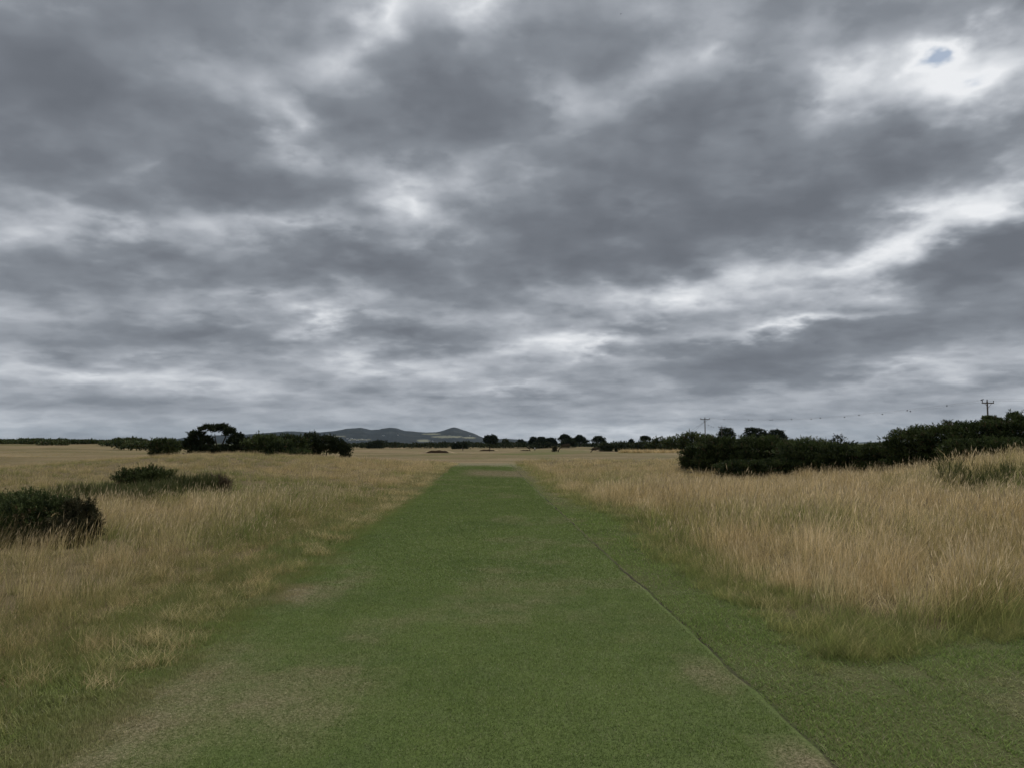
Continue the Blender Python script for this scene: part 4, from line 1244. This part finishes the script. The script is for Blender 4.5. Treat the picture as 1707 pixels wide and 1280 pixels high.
def bird(p, label, s=1.0, flying=False):
    mb = MB()
    mb.tube([(-.20 * s, 0, -.03 * s), (-.10 * s, 0, 0), (0, 0, .03 * s), (.12 * s, 0, .06 * s), (.18 * s, 0, .10 * s), (.25 * s, 0, .10 * s)], [.02 * s, .06 * s, .085 * s, .06 * s, .05 * s, .008 * s], 8)
    o = mb.build('bird', m_b, None, label=label, category='bird')
    o.location = p
    for sg in (-1, 1):
        me = bpy.data.meshes.new('wing')
        if flying:
            vv = [(-.08, 0, .03), (.09, 0, .04), (.06, sg * .25, .13), (-.02, sg * .45, .05), (-.07, sg * .22, .11), (-.08, 0, .015), (.09, 0, .025), (.06, sg * .25, .115), (-.02, sg * .45, .04), (-.07, sg * .22, .095)]
            ff = [(0, 1, 2, 4), (4, 2, 3), (5, 9, 7, 6), (9, 8, 7), (1, 6, 7, 2), (2, 7, 8, 3), (3, 8, 9, 4), (4, 9, 5, 0), (0, 5, 6, 1)]
        else:
            vv = [(.09, sg * .07, .05), (-.02, sg * .095, .05), (-.18, sg * .03, -.02), (-.02, sg * .08, -.05), (.07, sg * .06, -.02)]
            ff = [(0, 1, 4), (1, 3, 4), (1, 2, 3)]
        me.from_pydata([tuple(c_ * s for c_ in v) for v in vv], [], ff)
        link('wing', me, m_b, o)
    return o


bird(tB[0] + Vector((-.05, 0, .10)), 'dark bird perched on the left end of the largest pole', 1.3)
bird(at(1035, 24, 150), 'tiny dark bird flying high in the cloud near the top', .55, True)

# ------------------------------------------------------------------ bunkers
m, N = new_mat('revetted_turf')
tcx = N.n('ShaderNodeTexCoord').outputs['Object']
lay = N.noise(N.vm('MULTIPLY', tcx, (1.2, 1.2, 14)), 1.0, 5, .6).outputs['Fac']
c = N.mixc(lay, (.055, .036, .022), (.135, .092, .056))
finish(N, c, .95, N.n('ShaderNodeBump', {'Strength': .7, 'Distance': .05, 'Height': lay}).outputs[0])
M['sod'] = m
M['sand'] = flat_mat('bunker_sand', (.38, .31, .21), .95, .1)
M['lip'] = flat_mat('bunker_lip_turf', (.27, .21, .12), .95, .25, 1.5)


def bunker(px, py_top, py_bot, rx_px, Y, label, seed):
    """a stacked-sod face curving round a sand floor, set into a low bank"""
    b = at(px, py_bot, Y)
    g = hz1(b.x, b.y)
    W_ = rx_px * Y / F
    Ht = max((py_bot - py_top) * Y / F + max(b.z - g, 0), .9)
    root = link('bunker', None, loc=(b.x, b.y, g), label=label, category='bunker', group='bunkers on the fairway')
    n = 40; an = np.linspace(-.06, np.pi + .06, n)
    prof_h = Ht * (np.sin(np.clip(an, 0, np.pi)) ** .55 * .95 + .05) * (1 + .06 * np.sin(an * 9 + seed))
    V = []; lay_n = 9
    for k in range(lay_n + 1):
        t = k / lay_n
        rr = 1 + .10 * t + (.012 if k % 2 else 0)
        V.append(np.stack([np.cos(an) * W_ * rr, np.sin(an) * W_ * .55 * rr, prof_h * t - .1], 1))
    V = np.concatenate(V); idx = np.arange(len(V)).reshape(lay_n + 1, n)
    q = np.stack([idx[:-1, :-1], idx[:-1, 1:], idx[1:, 1:], idx[1:, :-1]], -1).reshape(-1, 4)
    link('sod_face', np_mesh('sod_face', V, q), M['sod'], root)
    V = []
    for k, (rr, hh_) in enumerate(((1.10, 1.0), (1.22, 1.06), (1.5, .92), (2.0, .5), (2.7, -.12))):
        V.append(np.stack([np.cos(an) * W_ * rr, np.sin(an) * W_ * (.55 * 1.1 + (rr - 1.1) * 1.3), prof_h * hh_ - .1], 1))
    V = np.concatenate(V); idx = np.arange(len(V)).reshape(5, n)
    q = np.stack([idx[:-1, :-1], idx[:-1, 1:], idx[1:, 1:], idx[1:, :-1]], -1).reshape(-1, 4)
    link('turf_bank', np_mesh('turf_bank', V, q, smooth=True), M['lip'], root)
    th = np.linspace(0, 2 * np.pi, 33)[:-1]
    V = np.concatenate([[[0, 0, .03]], np.stack([np.cos(th) * W_ * 1.0, np.where(np.sin(th) > 0, .55, .30) * np.sin(th) * W_, np.full(32, .02)], 1)])
    tr = np.stack([np.zeros(32, int), 1 + np.arange(32), 1 + (np.arange(32) + 1) % 32], 1)
    link('sand_floor', np_mesh('sand_floor', V, tr), M['sand'], root)


bunker(729, 749.4, 754.0, 17, 215, 'largest dark bunker face, left of the fairway', 1)
bunker(812, 748.2, 751.2, 12, 330, 'small bunker behind the stooping golfer', 2)
bunker(876, 749.0, 751.8, 9, 330, 'small bunker left of the golfer in white', 3)


# ------------------------------------------------------------------ golfers
def person_mat(name, top, legs, hair):
    m, N = new_mat(name)
    z = N.n('ShaderNodeSeparateXYZ', {0: N.n('ShaderNodeTexCoord').outputs['Object']}).outputs[2]
    stops = [(0.0, (.03, .03, .03)), (.05, legs), (.50, top), (.815, (.42, .27, .19)), (.925, hair)]
    c = N.ramp(N.m('DIVIDE', z, 1.8), stops, 'CONSTANT')
    finish(N, c, .85)
    return m


def person(px, py, Y, label, top, legs, hair, pose='stand', rz=0.0):
    p = at(px, py, Y)
    g = hz1(p.x, p.y)
    bd = .0 if pose == 'stand' else .42        # forward bend of the trunk
    def tr(x, z, y=0):                         # trunk points bend forward about the hips
        d_ = z - .92
        return (x, y - math.sin(bd) * d_, .92 + math.cos(bd) * d_)
    J = [((0, 0, .95), .15), (tr(0, 1.15), .145), (tr(0, 1.38), .16), (tr(0, 1.50), .065), (tr(0, 1.60, -.01), .088), (tr(0, 1.70), .10), (tr(0, 1.78), .06)]
    E = [(0, 1), (1, 2), (2, 3), (3, 4), (4, 5), (5, 6)]
    for sg in (-1, 1):
        b0 = len(J)
        J += [((sg * .10, 0, .86), .095), ((sg * .12, -.02 * (1 + bd), .48), .065), ((sg * .13, .01, .10), .045), ((sg * .14, -.16, .04), .035)]
        E += [(0, b0), (b0, b0 + 1), (b0 + 1, b0 + 2), (b0 + 2, b0 + 3)]
        b1 = len(J)
        if pose == 'stand':
            J += [(tr(sg * .19, 1.40), .06), (tr(sg * .25, 1.14), .045), (tr(sg * .24, .90, -.10), .035), (tr(sg * .235, .80, -.13), .032)]
        else:
            J += [(tr(sg * .18, 1.40), .06), (tr(sg * .16, 1.16, -.16), .045), (tr(sg * .06, .98, -.34), .035), (tr(sg * .02, .93, -.40), .034)]
        E += [(2, b1), (b1, b1 + 1), (b1 + 1, b1 + 2), (b1 + 2, b1 + 3)]
    me = bpy.data.meshes.new('person')
    me.from_pydata([j[0] for j in J], E, [])
    o = link('person', me, person_mat('clothes', top, legs, hair), label=label, category='person', group='golfers on the far fairway')
    o.location = (p.x, p.y, g); o.rotation_euler = (0, 0, rz)
    sk = o.modifiers.new('skin', 'SKIN')
    for i, j in enumerate(J):
        me.skin_vertices[0].data[i].radius = (j[1], j[1] * .8)
    me.skin_vertices[0].data[0].use_root = True
    o.modifiers.new('sub', 'SUBSURF').levels = 2
    o.modifiers['sub'].render_levels = 2
    return o


person(771.5, 751, 330, 'golfer in dark clothes standing alone in front of the dark bush', (.025, .025, .03), (.02, .02, .025), (.05, .035, .025), 'stand', .4)
person(816, 752.5, 300, 'stooping golfer in dark clothes in front of the small bunker', (.03, .022, .022), (.02, .02, .025), (.04, .03, .02), 'bend', 1.3)
person(891.5, 752, 320, 'golfer in a white top and dark trousers right of the small bunker', (.75, .75, .75), (.02, .02, .025), (.05, .035, .025), 'stand', -.5)
person(883, 752.5, 318, 'dark-clothed golfer bending beside the one in white', (.05, .03, .03), (.025, .02, .02), (.05, .035, .025), 'bend', -1.2)

# ------------------------------------------------------------------ air
m = bpy.data.materials.new('haze')
m.use_nodes = True
m.node_tree.nodes.clear()
N = NT(m.node_tree)
pv = N.n('ShaderNodeVolumePrincipled', {'Color': (.58, .80, 1.0, 1), 'Density': 1.5e-5, 'Anisotropy': .0})
N.n('ShaderNodeOutputMaterial', {'Volume': pv.outputs[0]})
hb = MB(); hb.box((0, 7500, 142), (31000, 16000, 290))
hb.build('haze', m, None, False, kind='stuff')
